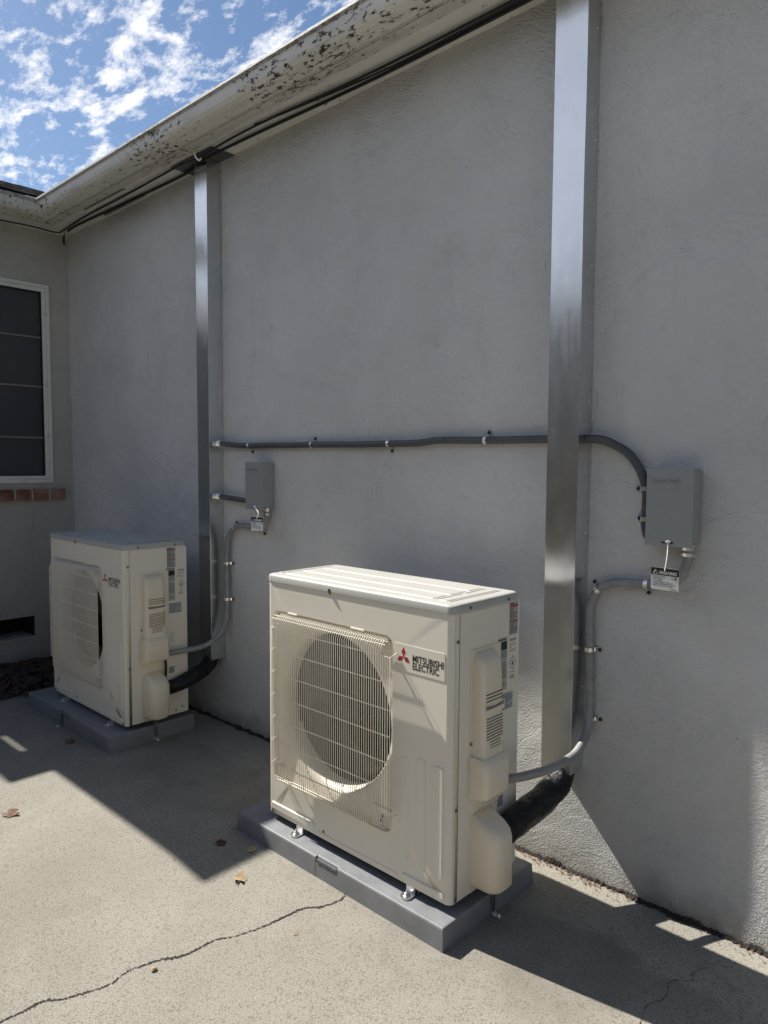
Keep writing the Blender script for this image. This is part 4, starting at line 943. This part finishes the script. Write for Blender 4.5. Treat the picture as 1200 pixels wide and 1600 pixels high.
    # feet
    for x in (.175, .690):
        mb = MB(); mb.box(x - .022, x + .022, .012, .318, -.024, -.001); pts = rr(x - .019, x + .019, -.036, .03, .016); mb.prism(pts, (0, 0, .0035), (0, 0, -.0245), (1, 0, 0), (0, 1, 0))
        mb.box(x - .017, x + .017, .000, .003, -.022, .0); ft = mb.build('foot', M['zinc'], t, bevel=.001)
        mb = MB(); mb.lathe([(0, .0), (.011, .0), (.011, .0022), (.0062, .0024)], (x, -.016, -.021), (0, 0, 1), 18); mb.lathe([(.0068, 0), (.0068, .007), (0, .0075)], (x, -.016, -.0188), (0, 0, 1), 6, smooth=False); mb.tube([(x, -.016, -.013), (x, -.016, -.004)], .0032, 8)
        mb.build('bolt', M['zinc'], ft, fix=False)
    mb = MB(); mb.box(.03, .81, .012, .02, -.006, .002); mb.box(.03, .81, .30, .31, -.006, .002); mb.build('base_rail', M['dark'], t)
    return t
u1 = outdoor_unit(); u1.rotation_euler = (0, 0, -.0037)
u2 = copy_tree(u1); u2.location = (-1.9714, -.5223, .098); u2.rotation_euler = (0, 0, -.0029)
for ch in u2.children:
    if ch.name.startswith('warning_label'): ch.location.y -= .052
    if ch.name.startswith('symbol_label'): ch.location.y += .004
u2['label'] = 'cream heat pump unit standing in the shaded corner beside the wing wall'

# ------------------------------------------------------------------ pads
def pad(label, x0, y0, w_, d_, h, rz):
    t = thing('equipment_pad', label, 'pad', (x0, y0, 0), 'grey plastic pads under the units', rz)
    mb = MB(); N = 60; nxs = [0, .0, .430, .435, .540, .545, w_]
    c = .004; dr = .003
    # draft-sided box with a cut notch on the front edge
    def ring(z, ins):
        p = [(ins, ins)]
        for a, b in ((.438, 0), (.4385, 1), (.543, 1), (.5435, 0)): p.append((a, ins + (.008 if b and z > h - .02 else 0.0006 * b)))
        p += [(w_ - ins, ins), (w_ - ins, d_ - ins), (ins, d_ - ins)]; return [(x, y, z) for x, y in p]
    L4 = [ring(0, 0), ring(h - .0201, dr * .7), ring(h - .0199, dr * .7), ring(h - .006, dr), ring(h - .0012, dr + .0018), ring(h, dr + .006)]
    n = len(L4[0]); vs = sum(L4, []); mb.add(vs, [(i * n + k, i * n + (k + 1) % n, (i + 1) * n + (k + 1) % n, (i + 1) * n + k) for i in range(len(L4) - 1) for k in range(n)]); mb.add(L4[-1], [tuple(range(n))])
    b = mb.build('slab', M['pad'], t, bevel=.0008)
    mb = MB(); rn = random.Random(4)
    for k in range(26):
        mb.box(.446 + k * .0036, .448 + k * .0036, .0010, .0085, h - .0185 + rn.uniform(0, .004), h - .006)
    mb.build('moulded_text', M['pad'], b)
    return t
pad('light grey plastic pad under the sunlit near unit', -.1128, -.6142, .977, .469, .0668, -.0052)
pad('darker looking grey plastic pad under the shaded far unit', -2.0956, -.6132, .974, .459, .074, -.0067)
def strap(label, x, y, z0, z1, w_, alongx, group='perforated steel hold down straps'):
    t = thing('hold_down_strap', label, 'strap', (x, y, z0), group); mb = MB(); hl = MB(); h = z1 - z0
    P = smooth_path([(0, 0), (.002, h * .5), (.003, h)] if 0 else [(0, 0, h), (.0025, 0, h * .6), (.002, 0, .010), (.010, 0, .003), (.030, 0, .0015)], 5); n = len(P); vs = []
    for p in P:
        for s_ in (-w_ / 2, w_ / 2):
            for o_ in (0, .0012): vs.append((p.x + o_, s_, p.z + o_ * .5) if alongx else (s_, -p.x - o_, p.z + o_ * .5))
    mb.add(vs, sum([[(4 * i, 4 * i + 2, 4 * i + 6, 4 * i + 4), (4 * i + 1, 4 * i + 5, 4 * i + 7, 4 * i + 3), (4 * i, 4 * i + 4, 4 * i + 5, 4 * i + 1), (4 * i + 2, 4 * i + 3, 4 * i + 7, 4 * i + 6)] for i in range(n - 1)], []))
    mb.build('band', M['zinc'], t)
    k = 0; z = .012
    while z < h - .004:
        for s_ in ((-.25, .25) if k % 2 else (0,)):
            c = Vector((.0042, s_ * w_, z)) if alongx else Vector((s_ * w_, -.0042, z))
            hl.lathe([(0, .0004), (.0026 if k % 2 else .004, .0003), (.0026 if k % 2 else .004, -.002)], c, (1, 0, 0) if alongx else (0, -1, 0), 8)
        z += .0085; k += 1
    hl.build('hole', M['screwdark'], t, fix=False)
    mb = MB(); c = (.022, 0, .003) if alongx else (0, -.022, .003); mb.lathe([(0, .006), (.005, .006), (.006, 0)], c, (0, 0, 1), 6); mb.build('anchor', M['zinc'], t, fix=False)
    return t
strap('perforated strap on the right side of the near pad', .8655, -.378, 0, .085, .018, True)
strap('perforated strap on the right side of the far pad', -1.1225, -.377, 0, .085, .018, True)
strap('perforated strap on the front of the far pad', -1.638, -.6185, 0, .072, .018, False)

# ------------------------------------------------------------------ yard around the camera: unseen buildings added to block and bounce light
blk = thing('sky_blocker', 'low stucco garage added out of view at far left to cut sky light', 'sky_blocker', (-4.8, -3.2, 0))
mb = MB(); mb.box(-4.2, 0, -.45, 1.3, 0, 2.75); mb.build('wall', M['stucco_wing'], blk)
mb = MB(); mb.prism([(-4.5, 2.70), (.28, 2.70), (.28, 2.80), (-2.1, 3.7), (-4.5, 2.80)], (0, 2.1, 0), (0, -.7, 0)); mb.build('roof', M['shingle'], blk)
nb = thing('unseen_house', 'pale unseen house added behind the camera to bounce light into the yard', 'house', (0, -5.4, 0))
mb = MB(); mb.box(-9, 9, -6, 0, 0, 2.9); mb.build('wall', M['unseen_wall'], nb)
mb = MB(); mb.prism([(.45, 2.85), (.45, 2.98), (-3, 4.0), (-6.5, 2.98), (-6.5, 2.85)], (18.8, 0, 0), (-9.4, 0, 0), (0, 1, 0), (0, 0, 1)); mb.build('roof', M['shingle'], nb)
for x in (-4.4, -1.2, 2.6):
    mb = MB(); frm(mb, x, x + 1.2, 1.1, 2.2, .05, 0, .04); q = mb.build('window', M['frame'], nb); q.data.transform(Matrix(((0, 1, 0, 0), (1, 0, 0, 0), (0, 0, 1, 0), (0, 0, 0, 1))))
    mb = MB(); mb.box(x + .05, x + 1.15, .005, .015, 1.15, 2.15); mb.build('pane', M['screen'], q)
# ------------------------------------------------------------------ yard behind the camera: board fence added to fill reflections and cut sky light
mb = MB(); rnd = random.Random(9); x = -9.0
while x < 9: mb.box(x, x + .135, -3.72 + rnd.uniform(-.004, .004), -3.70, 0.02, 1.83 + rnd.uniform(-.015, .015)); x += .142
tag(mb.build('fence', M['fence']), 'brown board fence added across the yard to cut sky light, mirrored in the ducts', 'fence')
